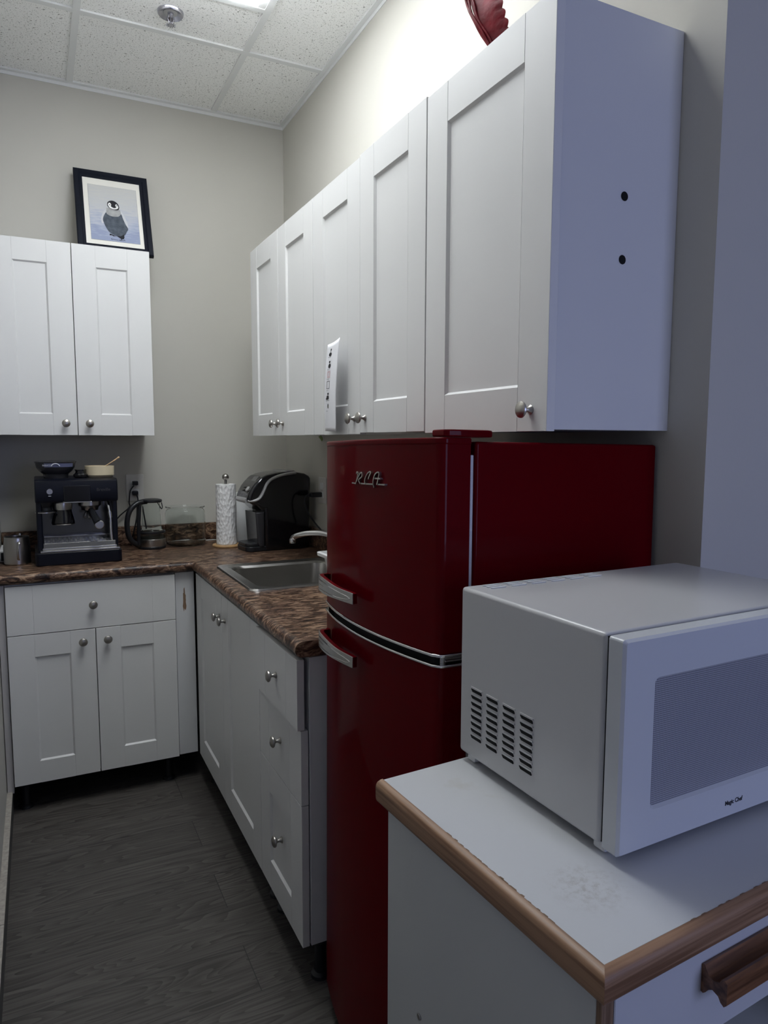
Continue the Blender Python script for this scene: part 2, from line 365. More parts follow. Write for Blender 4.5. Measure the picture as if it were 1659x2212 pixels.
# the ceiling: one slab of tiles with openings only where the light sits
LX0, LX1, LY0, LY1 = -.934, -.352, -2.06, -.875
cb = B()
cb.box(XL-.1, LX0, YF, .1, ZC, ZC+.04).box(LX1, XR, YF, .1, ZC, ZC+.04).box(LX0, LX1, LY1, .1, ZC, ZC+.04).box(LX0, LX1, YF, LY0, ZC, ZC+.04)
struct('ceiling', cb, 'tile')
k = 0
def trim(b):
    global k; k += 1; return struct('trim_%d' % k, b, 'tbar')
xs = [-.3385, -.948]; ys = [-.568, -2.073, -2.683, -3.293]
for x in xs: trim(B().box(x-.0125, x+.0125, YF, -.022, ZC-.006, ZC+.001))
for x in (.27, .88, 1.49, 2.1, 2.7): trim(B().box(x-.0125, x+.0125, YF, YW-.02, ZC-.006, ZC+.001))
for y in ys: trim(B().box(XL+.02, -.022 if y > YW else XR-.02, y-.0125, y+.0125, ZC-.0065, ZC+.001))
trim(B().box(xs[1]+.0125, xs[0]-.0125, -.874, -.850, ZC-.0062, ZC+.001))
trim(B().box(XL, 0, -.022, 0, ZC-.007, ZC+.001).box(XL, 0, -.003, 0, ZC-.02, ZC+.001))
trim(B().box(-.022, 0, YW, -.022, ZC-.0072, ZC+.001).box(-.003, 0, YW, 0, ZC-.02, ZC+.001))
trim(B().box(0, XR, YW-.022, YW, ZC-.007, ZC+.001))
trim(B().box(XL, XL+.022, YF, -.022, ZC-.0072, ZC+.001))
bb = struct('baseboard_left', B().box(XL, -1.274, -3.4, -.02, 0, .084), 'base_b')
struct('trim_90', B().box(XL, -1.2735, -1.372, -.44, .084, .092, .001), 'base_t')
struct('trim_91', B().box(XL, -1.2735, -3.4, -1.374, .084, .092, .001), 'base_t')

# ceiling light
t = thing('ceiling_light', 'bright rectangular fluorescent panel set in the tiled ceiling', 'ceiling light', ((LX0+LX1)/2, (LY0+LY1)/2, ZC))
lx, ly = (LX1-LX0)/2, (LY1-LY0)/2
fb = B().box(-lx, -lx+.022, -ly, ly, -.004, .03).box(lx-.022, lx, -ly, ly, -.004, .03).box(-lx+.022, lx-.022, -ly, -ly+.022, -.004, .03).box(-lx+.022, lx-.022, ly-.022, ly, -.004, .03)
fb.build('frame', 'tbar', t, smooth=False)
B().box(-lx+.022, lx-.022, -ly+.022, ly-.022, .002, .010).box(-lx+.034, lx-.034, -ly+.034, ly-.034, -.030, .006, .010).build('diffuser', 'diff', t, smooth=False)  # second box drops below the frame, added so its glowing sides light the ceiling
# sprinkler
t = thing('ceiling_sprinkler', 'chrome fire sprinkler head with round recessed rosette in the ceiling', 'sprinkler', (-.645, -.70, ZC))
B().lathe([(.024, -.001), (.030, -.004), (.042, -.010), (.045, -.006), (.046, .0)], seg=36).build('escutcheon', 'spr', t)
B().lathe([(0, -.003), (.024, -.003), (.024, 0), (0, 0)], seg=24).build('cup', 'silver', t)
sp = B().lathe([(0, -.012), (.010, -.012), (.011, 0), (0, 0)], seg=16).tube([(-.008, 0, -.01), (-.010, 0, -.022), (-.004, 0, -.036)], .0022, 8).tube([(.008, 0, -.01), (.010, 0, -.022), (.004, 0, -.036)], .0022, 8).tube([(0, 0, -.01), (0, 0, -.042)], .003, 8)
sp.build('sprinkler_body', 'spr', t)
df = B().lathe([(0, -.042), (.011, -.042), (.011, -.044), (0, -.044)], seg=16)
for i in range(12):
    a = i*PI/6; df.box(.009, .018, -.002, .002, -.044, -.0425, M=Matrix.Rotation(a, 4, 'Z'))
df.build('deflector', 'spr', t)

# ------------------------------------------------------------------ cabinets
KP = [(0, 0), (.0085, 0), (.0092, .0015), (.0070, .004), (.0045, .008), (.0042, .013), (.0070, .0165), (.0135, .0185), (.0158, .0215), (.0150, .0245), (.0105, .0275), (.005, .0288), (0, .029)]
def knob(x, z, parent, y=0):
    b = B().lathe(KP, (0, 0, 0), 28, M=Matrix.Rotation(PI/2, 4, 'X'))
    return b.build('knob', 'nickel', parent, loc=(x, y, z))
def leaf(name, parent, x0, x1, z0, z1, kind='shaker', st=.088, rail=.084, y=0, th=.019):
    """cabinet front facing -y, outer face at y"""
    b = B(); g = .0011; rc = .0065; sl = .0055
    if kind == 'shaker':
        def stile(xa, xb, side):   # profile in x,y extruded along z
            p = [(xa, y+th), (xb, y+th)]
            if side == 'L': p += [(xb+sl, y+rc), (xb, y), (xa+.001, y), (xa, y+.001)]; p = [(xa, y+th), (xb+sl, y+th), (xb+sl, y+rc), (xb, y), (xa+.001, y), (xa, y+.001)]
            else: p = [(xa-sl, y+th), (xb, y+th), (xb, y+.001), (xb-.001, y), (xa, y), (xa-sl, y+rc)]
            b.prism(p, z0, z1)
        # stiles full height but the slanted inner lip only along the panel
        b.box(x0, x0+st, y, y+th, z0, z1, .0008, 1); b.box(x1-st, x1, y, y+th, z0, z1, .0008, 1)
        b.box(x0+st-.001, x1-st+.001, y+.0011, y+th-.001, z1-rail, z1-.0004)
        b.box(x0+st-.001, x1-st+.001, y+.0011, y+th-.001, z0+.0004, z0+rail)
        b.box(x0+st+g, x1-st-g, y+.0002, y+th-.001, z1-rail, z1); b.box(x0+st+g, x1-st-g, y+.0002, y+th-.001, z0, z0+rail)
        t = bmesh.new()
        xa, xb, za, zb = x0+st, x1-st, z0+rail, z1-rail
        o_ = [t.verts.new(v) for v in ((xa, y+.0002, za), (xb, y+.0002, za), (xb, y+.0002, zb), (xa, y+.0002, zb))]
        i_ = [t.verts.new(v) for v in ((xa+sl, y+rc, za+sl), (xb-sl, y+rc, za+sl), (xb-sl, y+rc, zb-sl), (xa+sl, y+rc, zb-sl))]
        for i in range(4): t.faces.new((o_[i], o_[(i+1) % 4], i_[(i+1) % 4], i_[i]))
        t.faces.new(i_); b.merge(t)
    else:
        b.box(x0, x1, y+.0012, y+th, z0, z1, .0006, 1)
        b.box(x0, x0+st, y, y+.002, z0, z1, .0005, 1); b.box(x1-st, x1, y, y+.002, z0, z1, .0005, 1)
        b.box(x0+st+g, x1-st-g, y+.0001, y+.002, z0, z1, .0005, 1)
    return b.build(name, 'cab', parent)

ZU0, ZU1 = 1.424, 2.180
G = .0015
# wall cabinet on the back wall
def carc(x0, x1, z0, z1, yb, parent, y0=.021, m='cabin'):
    return B().box(x0, x1, y0, yb, z0, z1, .0008, 1).build('carcass', m, parent)
t = thing('wall_cabinet', 'white two-door wall cabinet on the back wall under the penguin picture', 'cabinet', (-1.283, -.31, ZU0))
W = .598; H = ZU1-ZU0
carc(0, W, .004, H, .3095, t)
for i, (a, b_) in enumerate(((0, .299), (.299, W))):
    d = leaf('door', t, a+G, b_-G, 0, H); knob(.299-.044 if i == 0 else .299+.044, .047, d)
# right run wall cabinets: local x runs towards the viewer, fronts face -x
def rthing(label, y, z=ZU0, name='wall_cabinet', x=-.31): return thing(name, label, 'cabinet', (x, y, z), -PI/2)
t = rthing('white two-door wall cabinet nearest the back corner of the right wall', -.490)
W = .735; carc(0, W, .004, H, .3095, t)
for i, (a, b_) in enumerate(((0, .3675), (.3675, W))):
    d = leaf('door', t, a+G, b_-G, 0, H); knob(.3675-.042 if i == 0 else .3675+.042, .045, d)
t = rthing('white two-door wall cabinet with the picture chart taped on its door', -1.225)
W = .744; carc(0, W, .004, H, .3095, t)
for i, (a, b_) in enumerate(((0, .372), (.372, W))):
    zz = .004 if i else 0
    d = leaf('door', t, a+G, b_-G, zz, H+zz, y=-.001*i); knob(.372-.040 if i == 0 else .372+.036, .045, d, -.001*i)
t = rthing('white single-door wall cabinet above the red refrigerator, nearest the viewer', -1.969)
W = .443; carc(0, W, .003, H+.002, .3095, t)
d = leaf('door', t, G, W+.004, 0, H); knob(W-.043, .040, d)
for z in (.436, .3215):
    hb = B().lathe([(0, .0006), (.0078, .0006), (.0086, 0), (.0078, -.001), (0, -.001)], seg=24, M=Matrix.Rotation(PI/2, 4, 'Y'))
    o = hb.build('hole_cap', 'dark', t, loc=(W+.0006, .172, z)); o['label'] = 'black round hole cap'

# base cabinets
ZB0, ZB1 = .116, .872
def legs(parent, xs_, ys_, h=.114):
    for x in xs_:
        for y in ys_:
            B().lathe([(0, 0), (.026, 0), (.024, .008), (.015, .014), (.015, h-.02), (.028, h-.008), (.03, h), (0, h)], seg=20).build('leg', 'black', parent, loc=(x, y, 0))
t = thing('base_cabinet', 'white base cabinet with one wide drawer over two doors under the espresso machine', 'cabinet', (-1.266, -.584, 0))
W = .602; carc(0, W, .118, .876, .58, t)
legs(t, (.035, W-.035), (.07, .5))
d = leaf('drawer', t, G, W-G, .690, ZB1, 'slab'); knob(W/2-.006, .783, d)
for i, (a, b_) in enumerate(((0, W/2), (W/2, W))):
    d = leaf('door', t, a+G, b_-G, ZB0, .687); knob(W/2-.046 if i == 0 else W/2+.042, .643, d)
o = B().box(XL+.002, -1.2675, -.566, -.548, .085, .876, .0008, 1).build('filler_strip', 'edge'); tag(o, 'narrow filler strip between the left wall and the base cabinet', 'filler')
t = thing('corner_filler', 'plain white corner panel with a brown worn streak between the base cabinets', 'panel', (-.664, -.570, .116))
B().box(.002, .076, 0, .016, 0, .76, .0006, 1).build('panel', 'cabin', t)
random.seed(4)
pts = []
for i in range(26):
    a = 2*PI*i/26; rr = .55+.45*random.random(); pts.append((.037+.0085*rr*math.cos(a), .645+.055*rr*math.sin(a)))
o = B().prism(pts, 0, .0003, M=RX90).build('worn_streak', 'stain', t, smooth=False); o['label'] = 'brown worn streak'

t = thing('sink_cabinet', 'white two-door base cabinet under the sink', 'cabinet', (-.584, -.590, 0), -PI/2)
W = .895
# open-topped case so that the sink bowl hangs inside it
cc = B().box(0, .018, .021, .58, .118, .876).box(W-.018, W, .021, .58, .118, .876).box(.018, W-.018, .021, .58, .118, .136).box(.018, W-.018, .562, .58, .136, .876)
cc.build('carcass', 'cabin', t)
legs(t, (.04, W-.04), (.06, .5))
d = leaf('door', t, G, .438-G, ZB0, ZB1); knob(.438-.034, .786, d)
d = leaf('door', t, .438+G, W-G, ZB0, ZB1); knob(.438+.048, .788, d)
t = thing('drawer_cabinet', 'white base cabinet with three stacked drawers beside the red refrigerator', 'cabinet', (-.584, -1.4855, 0), -PI/2)
W = .362; carc(0, W+.002, .118, .876, .58, t, y0=.0225)
legs(t, (.035, W-.035), (.06, .5))
d = leaf('drawer', t, G, W-.001, .692, ZB1-.001, 'slab', y=-.009); knob(.193, .784, d, -.009)
d = leaf('drawer', t, G, W-.001, .496, .689, 'slab'); knob(.195, .602, d)
d = leaf('drawer', t, G, W-.001, ZB0, .493); knob(.199, .322, d)

# ------------------------------------------------------------------ countertop (local origin at corner of the walls)
ZT = .920; TH = .040
t = thing('countertop', 'L-shaped brown speckled laminate countertop with rounded front edge', 'countertop', (0, 0, ZT))
HX0, HX1, HY0, HY1 = -.520, -.085, -1.225, -.775
cb = B().box(XL+.002, -.002, -.58, -.002, -TH, 0).box(-.58, HX0, -1.856, -.58, -TH, 0).box(HX1, -.002, -1.856, -.58, -TH, 0).box(HX0, HX1, -1.856, HY0, -TH, 0).box(HX0, HX1, HY1, -.58, -TH, 0)
def nose(x):  # rounded edge profile
    return [(0, 0)]+[(TH/2*math.sin(a)*1.0, -TH/2+TH/2*math.cos(a)) for a in [PI*i/12 for i in range(1, 12)]]+[(0, -TH)]
pr = nose(0)
# edge along the back run (profile in -y,z swept along x), edge along the right run (profile in -x,z swept along y)
def sweep(b, A, Bp, dirv):
    tt = bmesh.new(); a = []; c = []
    for (d, z) in pr:
        a.append(tt.verts.new((A[0]+dirv[0]*d+(A[2]*d if len(A) > 2 else 0), A[1]+dirv[1]*d, z)))
        c.append(tt.verts.new((Bp[0]+dirv[0]*d+(Bp[2]*d if len(Bp) > 2 else 0), Bp[1]+dirv[1]*d+(Bp[3]*d if len(Bp) > 3 else 0), z)))
    n = len(pr)
    for i in range(n-1): tt.faces.new((a[i], a[i+1], c[i+1], c[i]))
    tt.faces.new(a); tt.faces.new(c[::-1]); bmesh.ops.recalc_face_normals(tt, faces=tt.faces[:]); b.merge(tt)
sweep(cb, (XL+.002, -.58), (-.58, -.58, -1, 0), (0, -1))
tt = bmesh.new(); a = []; c = []
for (d, z) in pr:
    a.append(tt.verts.new((-.58-d, -.58-d, z))); c.append(tt.verts.new((-.58-d, -1.856, z)))
for i in range(len(pr)-1): tt.faces.new((a[i], a[i+1], c[i+1], c[i]))
tt.faces.new(a); tt.faces.new(c[::-1]); bmesh.ops.recalc_face_normals(tt, faces=tt.faces[:]); cb.merge(tt)
cb.build('worktop', 'counter', t)
o = B().box(XL+.002, -.002, -.020, -.002, .0006, .088, .003).box(-.020, -.002, -1.856, -.021, .0006, .088, .003).build('backsplash', 'counter', loc=(0, 0, ZT)); tag(o, 'low brown speckled backsplash strip behind the countertop along both walls', 'backsplash')

# ------------------------------------------------------------------ sink
t = thing('kitchen_sink', 'rectangular stainless steel drop-in sink in the countertop', 'sink', (-.3025, -1.0, ZT))
def ring(b_, hx, hy, rr, z, n=6): return [b_.verts.new((x, y, z)) for x, y in rrect(-hx, hx, -hy, hy, rr, n)]
bm_ = bmesh.new()
levels = [(.238, .252, .03, .0005), (.235, .249, .03, .006), (.226, .240, .03, .0065), (.220, .234, .035, .003), (.196, .210, .05, .0025), (.188, .202, .055, -.006), (.180, .193, .06, -.15), (.150, .165, .05, -.168)]
R_ = [ring(bm_, *l) for l in levels]
for a, b_ in zip(R_, R_[1:]):
    for i in range(len(a)): bm_.faces.new((a[i], a[(i+1) % len(a)], b_[(i+1) % len(a)], b_[i]))
bm_.faces.new(R_[-1]); bmesh.ops.recalc_face_normals(bm_, faces=bm_.faces[:])
q = B(); q.merge(bm_); q.build('basin', 'steel', t)
B().lathe([(0, -.1665), (.03, -.1665), (.042, -.1672), (.044, -.1678), (0, -.1678)], seg=28).build('drain', 'chrome', t)
t = thing('faucet', 'chrome faucet with a long curved spout behind the sink', 'faucet', (-.043, -.99, ZT))
B().lathe([(0, 0), (.0205, 0), (.0208, .004), (.018, .010), (.0165, .055), (.018, .06), (.015, .085), (.012, .09), (0, .092)], seg=28).build('base', 'chrome', t)
sp = smoothpath([(-.004, 0, .07), (-.035, .05, .098), (-.083, .13, .118), (-.130, .205, .114), (-.165, .258, .098), (-.173, .270, .086)])
B().tube(sp, [.013]*6+[.0115]*(len(sp)-6), 14).build('spout', 'chrome', t)
B().lathe([(0, 0), (.0125, 0), (.0135, .004), (.0135, .016), (.011, .02), (0, .02)], (-.1735, .271, .068), 20).build('aerator', 'chrome', t)
B().tube([(0, 0, .09), (.01, -.02, .105), (.03, -.07, .115)], [.008, .008, .006], 10).build('lever', 'chrome', t)
# white dish tub
t = thing('dish_tub', 'white plastic tub with flared rim mostly hidden behind the refrigerator edge', 'tub', (-.245, -1.385, ZT))
bt = bmesh.new()
lv = [(.060, .038, .02, .001), (.072, .046, .02, .004), (.070, .045, .02, .012), (.062, .038, .02, .02), (.066, .042, .02, .03), (.080, .054, .02, .115), (.098, .066, .02, .118), (.099, .067, .02, .128), (.090, .058, .02, .130), (.076, .050, .02, .11), (.060, .036, .02, .03)]
R_ = [ring(bt, *l) for l in lv]
for a, b_ in zip(R_, R_[1:]):
    for i in range(len(a)): bt.faces.new((a[i], a[(i+1) % len(a)], b_[(i+1) % len(a)], b_[i]))
bt.faces.new(R_[0][::-1]); bt.faces.new(R_[-1]); bmesh.ops.recalc_face_normals(bt, faces=bt.faces[:])
q = B(); q.merge(bt); q.build('tub', 'white', t)

# ------------------------------------------------------------------ refrigerator
FY0, FY1 = -2.420, -1.888     # near and far sides
fr = thing('refrigerator', 'tall glossy red retro refrigerator with two doors and chrome trim', 'refrigerator', (-.285, FY0, 0), rot=(-.018, .014, 0))
# local: x from front -.27 to back +.24, y from 0 (near side) to .532
FW = .532
bk = .256; bf = -.182; dx = -.193; de = -.256; bulge = .030; top = 1.409
B().box(bf, bk, 0, FW, .03, top-.006, .006, 3).build('body', 'red', fr)
for x in (-.16, .20):
    for y in (.05, FW-.05): B().lathe([(0, 0), (.02, 0), (.02, .012), (.012, .016), (.012, .032), (0, .032)], seg=16).build('foot', 'black', fr, loc=(x, y, .0 if y > .3 else .003))
def doorprof(inset=0, n=26, y0=-.001, y1=FW+.001, edge=.016):
    P_ = [(dx, y0+inset), (de+edge, y0+inset)]
    # rounded near corner
    P_ += [(de+edge-edge*math.sin(a)+0, y0+inset+edge-edge*math.cos(a)) for a in [PI/2*i/6 for i in range(1, 6)]]
    ya, yb = y0+inset+edge, y1-inset-edge
    for i in range(n+1):
        y = ya+(yb-ya)*i/n; s_ = (i/n-.5)*2
        P_.append((de-bulge*(1-s_*s_)+inset, y))
    P_ += [(de+edge-edge*math.cos(a), y1-inset-edge+edge*math.sin(a)) for a in [PI/2*i/6 for i in range(1, 6)]]
    P_ += [(de+edge, y1-inset), (dx, y1-inset)]
    return P_
SP1, SP0 = 1.023, 1.0095
d1 = B(); d1.prism(doorprof(), SP1+.006, top-.010, bev=.0); d1.prism(doorprof(-.0015), top-.012, top, bev=.003)
D1 = d1.build('freezer_door', 'red', fr)
D2 = B().prism(doorprof(), .055, SP0-.006).build('fridge_door', 'red', fr)
B().prism(doorprof(-.0035, edge=.016), SP1-.0005, SP1+.0055, bev=.002).build('chrome_trim', 'chrome', D1)
B().prism(doorprof(-.0035, edge=.016), SP0-.0055, SP0-.0002, bev=.002).build('chrome_trim', 'chrome', D2)
B().prism(doorprof(.012), SP0-.01, SP1+.01).build('gap_strip', 'dark', fr)
for (z0, z1) in ((SP1+.012, top-.03), (.07, SP0-.02)):
    g_ = B().box(dx-.0005, dx+.0045, .004, FW-.004, z0, z1, .001, 1).box(dx+.006, bf+.001, .007, FW-.007, z0, z1, .001, 1)
    o = g_.build('gasket', 'gasket', D1 if z0 > 1 else D2); o['label'] = 'pale grey door gasket'
# hinge cover on the top near corner
hp = [(-.246, .004), (-.246, .042), (-.225, .056), (-.158, .056), (-.145, .044), (-.145, .004), (-.158, -.004), (-.232, -.004)]
B().prism(hp, top+.0015, top+.0140, bev=.003, M=Matrix.Translation((0, 0, 0))).build('hinge_cover', 'red', fr)
hg = B().box(-.235, -.17, .004, .03, SP0+.003, SP0+.006).box(-.235, -.17, .004, .03, SP1-.006, SP1-.003).lathe([(0, SP0), (.007, SP0), (.007, SP1), (0, SP1)], (-.236, .014, 0), 14)
hg.build('hinge', 'steel', fr)
# badge RCA, as joined script strokes: (y,z) on the door front
def sx(y):
    s_ = ((y-FY0)-.001-.016)/(FW-.03)*2-1; return de-bulge*(1-s_*s_)
strokes = [[(-2.095, 1.3225), (-2.114, 1.3220)], [(-2.131, 1.3225), (-2.191, 1.3235)], [(-2.203, 1.3235), (-2.236, 1.3240)],
 [(-2.117, 1.342), (-2.118, 1.345), (-2.124, 1.345), (-2.123, 1.340), (-2.119, 1.331), (-2.113, 1.322)],
 [(-2.118, 1.327), (-2.126, 1.336), (-2.135, 1.343), (-2.141, 1.345), (-2.1435, 1.341), (-2.141, 1.336), (-2.129, 1.331), (-2.128, 1.328), (-2.134, 1.3225)],
 [(-2.171, 1.333), (-2.176, 1.340), (-2.181, 1.3465), (-2.175, 1.347), (-2.166, 1.343), (-2.158, 1.335), (-2.155, 1.328), (-2.158, 1.3235)],
 [(-2.194, 1.3175), (-2.191, 1.324), (-2.191, 1.331), (-2.196, 1.341), (-2.204, 1.346), (-2.211, 1.347), (-2.213, 1.344), (-2.209, 1.332), (-2.205, 1.3235)],
 [(-2.194, 1.335), (-2.219, 1.335)]]
lg = B()
for s_ in strokes:
    P_ = [(sx(y-.034)-.0035, y-.034-FY0, z-.002) for y, z in s_]
    if len(P_) > 2: P_ = smoothpath(P_, 5)
    for i in range(len(P_)-1):
        a, b_ = Vector(P_[i]), Vector(P_[i+1]); dd = (b_-a); L_ = dd.length
        if L_ < 1e-6: continue
        ang = math.atan2(dd.z, dd.y)
        Mx = Matrix.Translation((a+b_)/2) @ Matrix.Rotation(ang, 4, 'X')
        lg.box(-.0022, .0040, -L_/2-.0008, L_/2+.0008, -.00135, .00135, M=Mx)
lg.build('badge', 'clogo', D1)
# handles: red curved grip faced with a chrome plate
def handle(parent, zc_):
    def strip(path, t0, t1, hgt, name, m, z_):
        bm2 = bmesh.new(); n = len(path); rows = []
        for i, (x, y) in enumerate(path):
            a = Vector(path[max(i-1, 0)]); c_ = Vector(path[min(i+1, n-1)]); d_ = (c_-a).normalized(); nn = Vector((-d_.y, d_.x))
            if nn.x > 0: nn = -nn
            h = hgt(i/(n-1))/2
            o1 = Vector((x, y))+nn*t0; o2 = Vector((x, y))+nn*t1
            rows.append([bm2.verts.new((o1.x, o1.y, z_-h)), bm2.verts.new((o2.x, o2.y, z_-h)), bm2.verts.new((o2.x, o2.y, z_+h)), bm2.verts.new((o1.x, o1.y, z_+h))])
        for a, b_ in zip(rows, rows[1:]):
            for k_ in range(4): bm2.faces.new((a[k_], a[(k_+1) % 4], b_[(k_+1) % 4], b_[k_]))
        bm2.faces.new(rows[0]); bm2.faces.new(rows[-1][::-1]); bmesh.ops.recalc_face_normals(bm2, faces=bm2.faces[:])
        bmesh.ops.bevel(bm2, geom=[e for e in bm2.edges if len(e.link_faces) == 2 and e.calc_face_angle(0) > 1.0], offset=.0012, segments=2, profile=.5, affect='EDGES')
        q = B(); q.merge(bm2); return q.build(name, m, h_ if name != 'handle' else parent)
    yo = lambda y: y-FY0
    pts_ = smoothpath([(-.268, yo(-1.953), 0), (-.284, yo(-1.954), 0), (-.297, yo(-1.968), 0), (-.305, yo(-2.005), 0), (-.311, yo(-2.060), 0), (-.312, yo(-2.115), 0), (-.306, yo(-2.178), 0)], 5)
    path = [(p.x, p.y) for p in pts_]
    hf = lambda s_: .029+.005*math.sin(PI*min(1, s_*1.25))-.016*max(0, s_-.55)
    h_ = None
    h_ = strip(path, -.006, .003, hf, 'handle', 'red', zc_)
    strip(path[8:], .003, .006, lambda s_: hf(.25+s_*.75)+.001, 'chrome_plate', 'steel', zc_)
    # spear-shaped relief and ribs on the plate
    rb = B()
    def off(i, t_):
        a = Vector(path[max(i-1, 0)]); c_ = Vector(path[min(i+1, len(path)-1)]); d_ = (c_-a).normalized(); nn = Vector((-d_.y, d_.x))
        if nn.x > 0: nn = -nn
        v = Vector(path[i])+nn*t_; return v
    n = len(path)
    for sgn in (1, -1):
        ptz = []
        for i in range(12, n-1):
            s_ = (i-12)/(n-14); v = off(i, .0066); ptz.append((v.x, v.y, zc_-.001+sgn*.0095*math.sqrt(max(0, 1-s_*s_))))
        rb.tube(ptz, .0008, 6)
        if sgn > 0: rb.tube([(p[0], p[1], p[2]+.0025) for p in ptz[:9]], .0007, 6); rb.tube([(p[0], p[1], zc_) for p in ptz[:6]], .0006, 6)
    rb.build('relief', 'chrome', h_)
handle(D1, 1.088); handle(D2, .957)

# ------------------------------------------------------------------ cart and microwave
cq = thing('microwave_cart', 'white melamine cart with worn oak-edged top holding the microwave', 'cart', (-.675, -2.972, 0), .0627)
CW, CD, CZ = .655, .446, .898; ch = .033
e = .010
B().box(e, CW-e, e, CD-.002, CZ-ch, CZ, .0006, 1).build('top', 'carttop', cq)
def edge_strip(pts2, m):
    bm2 = bmesh.new(); rows = []
    prof_ = [(0, CZ+.0004), (-.004, CZ)]+[(-.006-.006*math.sin(a)*1, CZ-.010+.009*math.cos(a)) for a in [PI/2*i/4 for i in range(0, 5)]]+[(-.012, CZ-ch+.010)]+[(-.006-.006*math.cos(a), CZ-ch+.008-.009*math.sin(a)) for a in [PI/2*i/4 for i in range(1, 5)]]+[(0, CZ-ch-.0012)]
    return prof_
prof_ = edge_strip(None, None)
def band(axis):
    bm2 = bmesh.new(); a = []; c_ = []
    for d, z in prof_:
        if axis == 'front': a.append(bm2.verts.new((e+d, e+d, z))); c_.append(bm2.verts.new((CW-e-d, e+d, z)))
        elif axis == 'left': a.append(bm2.verts.new((e+d, e+d, z))); c_.append(bm2.verts.new((e+d, CD, z)))
        else: a.append(bm2.verts.new((CW-e-d, e+d, z))); c_.append(bm2.verts.new((CW-e-d, CD, z)))
    for i in range(len(a)): bm2.faces.new((a[i], a[(i+1) % len(a)], c_[(i+1) % len(a)], c_[i]))
    bm2.faces.new(a); bm2.faces.new(c_[::-1]); bmesh.ops.recalc_face_normals(bm2, faces=bm2.faces[:]); q = B(); q.merge(bm2); return q
o = band('front').build('edge_band', 'oakx', cq); o['label'] = 'worn oak edging'
o = band('left').build('edge_band', 'oaky', cq); o['label'] = 'worn oak edging'
o = band('right').build('edge_band', 'oaky', cq); o['label'] = 'worn oak edging'
zb_ = CZ-ch-.0012
random.seed(7); cp = B(); cp2 = B()
for i in range(16):
    yy = .075+i*.0125+random.random()*.004; ww = .0006+.0022*random.random()**2; ll = .006+.010*random.random()
    cp.prism([(e-.0006, yy), (e+ww, yy+ll*.2), (e+ww*.7, yy+ll*.8), (e-.0006, yy+ll)], CZ+.00045, CZ+.0006)
for i in range(7):
    xx = .13+i*.022+random.random()*.01; cp2.prism([(xx, e-.0006), (xx+.012, e-.0006), (xx+.008, e+.0009), (xx+.003, e+.0007)], CZ+.00045, CZ+.0006)
o = cp.build('chipped_seam', 'stain', cq, smooth=False); o['label'] = 'dark chips along the left seam of the top'
o = cp2.build('chipped_seam', 'stain', cq, smooth=False); o['label'] = 'dark chips along the front seam of the top'
B().box(.014, .030, .022, CD-.01, .03, zb_, .0006, 1).build('side_panel', 'cartw', cq)
B().box(CW-.030, CW-.014, .022, CD-.01, .03, zb_, .0006, 1).build('side_panel', 'cartw', cq)
B().box(.030, CW-.030, CD-.02, CD-.01, .05, zb_).build('back_panel', 'cartw', cq)
B().box(.030, CW-.030, .03, CD-.02, .06, .078).build('shelf', 'cartw', cq)
B().box(.030, CW-.030, .05, CD-.02, .45, .466).build('shelf', 'cartw', cq)
B().box(.0135, .0305, .014, .022, .03, zb_, .0008, 1).build('frame_edge', 'oakz', cq)
B().box(CW-.0305, CW-.0135, .014, .022, .03, zb_, .0008, 1).build('frame_edge', 'oakz', cq)
d = B().box(.032, CW-.032, .014, .030, .742, zb_-.003, .001, 1).box(.04, CW-.04, .030, .40, .775, .84).build('drawer', 'cartd', cq)
hp = [(0, -.016), (0, .016), (.004, .0175), (.006, .013), (.010, .0075), (.016, .006), (.022, .009), (.024, .013), (.028, .0145), (.031, .012), (.031, -.012), (.028, -.0155), (.024, -.013), (.021, -.008), (.014, -.0055), (.009, -.009), (.006, -.014), (.003, -.017)]
Mh = Matrix(((0, 0, 1, 0), (-1, 0, 0, 0), (0, 1, 0, 0), (0, 0, 0, 1)))
o = B().prism(hp, .168, .168+.26, M=Matrix.Translation((0, .0142, .819)) @ Mh).build('handle', 'pull', d); o['label'] = 'dark oak bar handle'
B().lathe([(0, 0), (.0045, 0), (.0052, .001), (.004, .002), (0, .0025)], seg=16, M=Matrix.Rotation(-PI/2, 4, 'Y')).build('screw_cap', 'steel', cq, loc=(.014, .345, .585))
for x in (.05, CW-.05):
    for y in (.05, CD-.05): B().lathe([(0, 0), (.018, 0), (.018, .03), (0, .03)], seg=16).build('foot', 'black', cq, loc=(x, y, 0))

mw = thing('microwave', 'white countertop microwave oven standing on the oak-edged cart', 'microwave', (-.541, -2.820, .9115), .031)
MW, MD, MH = .490, .305, .267
B().box(0, MW, 0, MD, 0, MH, .006, 3).build('case', 'mic', mw)
B().box(.004, MW-.004, -.004, .004, .004, MH-.004).build('front_gap', 'dark', mw)
# door slab with a real window opening
WX0, WX1, WZ0, WZ1 = .052, .365, .046, .213
db = bmesh.new()
def rr_ring(bm2, x0, x1, z0, z1, rr, y, n=6): return [bm2.verts.new((x, y, z)) for x, z in rrect(x0, x1, z0, z1, rr, n)]
Y0 = -.030
ro = [rr_ring(db, .0, MW, -.002, MH-.002, .004, -.005), rr_ring(db, .0, MW, -.002, MH-.002, .004, Y0+.004), rr_ring(db, .003, MW-.003, .001, MH-.005, .004, Y0), rr_ring(db, WX0, WX1, WZ0, WZ1, .008, Y0), rr_ring(db, WX0+.003, WX1-.003, WZ0+.003, WZ1-.003, .007, Y0+.004)]
for a, b_ in zip(ro, ro[1:]):
    for i in range(len(a)): db.faces.new((a[i], a[(i+1) % len(a)], b_[(i+1) % len(a)], b_[i]))
db.faces.new(ro[0]); bmesh.ops.recalc_face_normals(db, faces=db.faces[:])
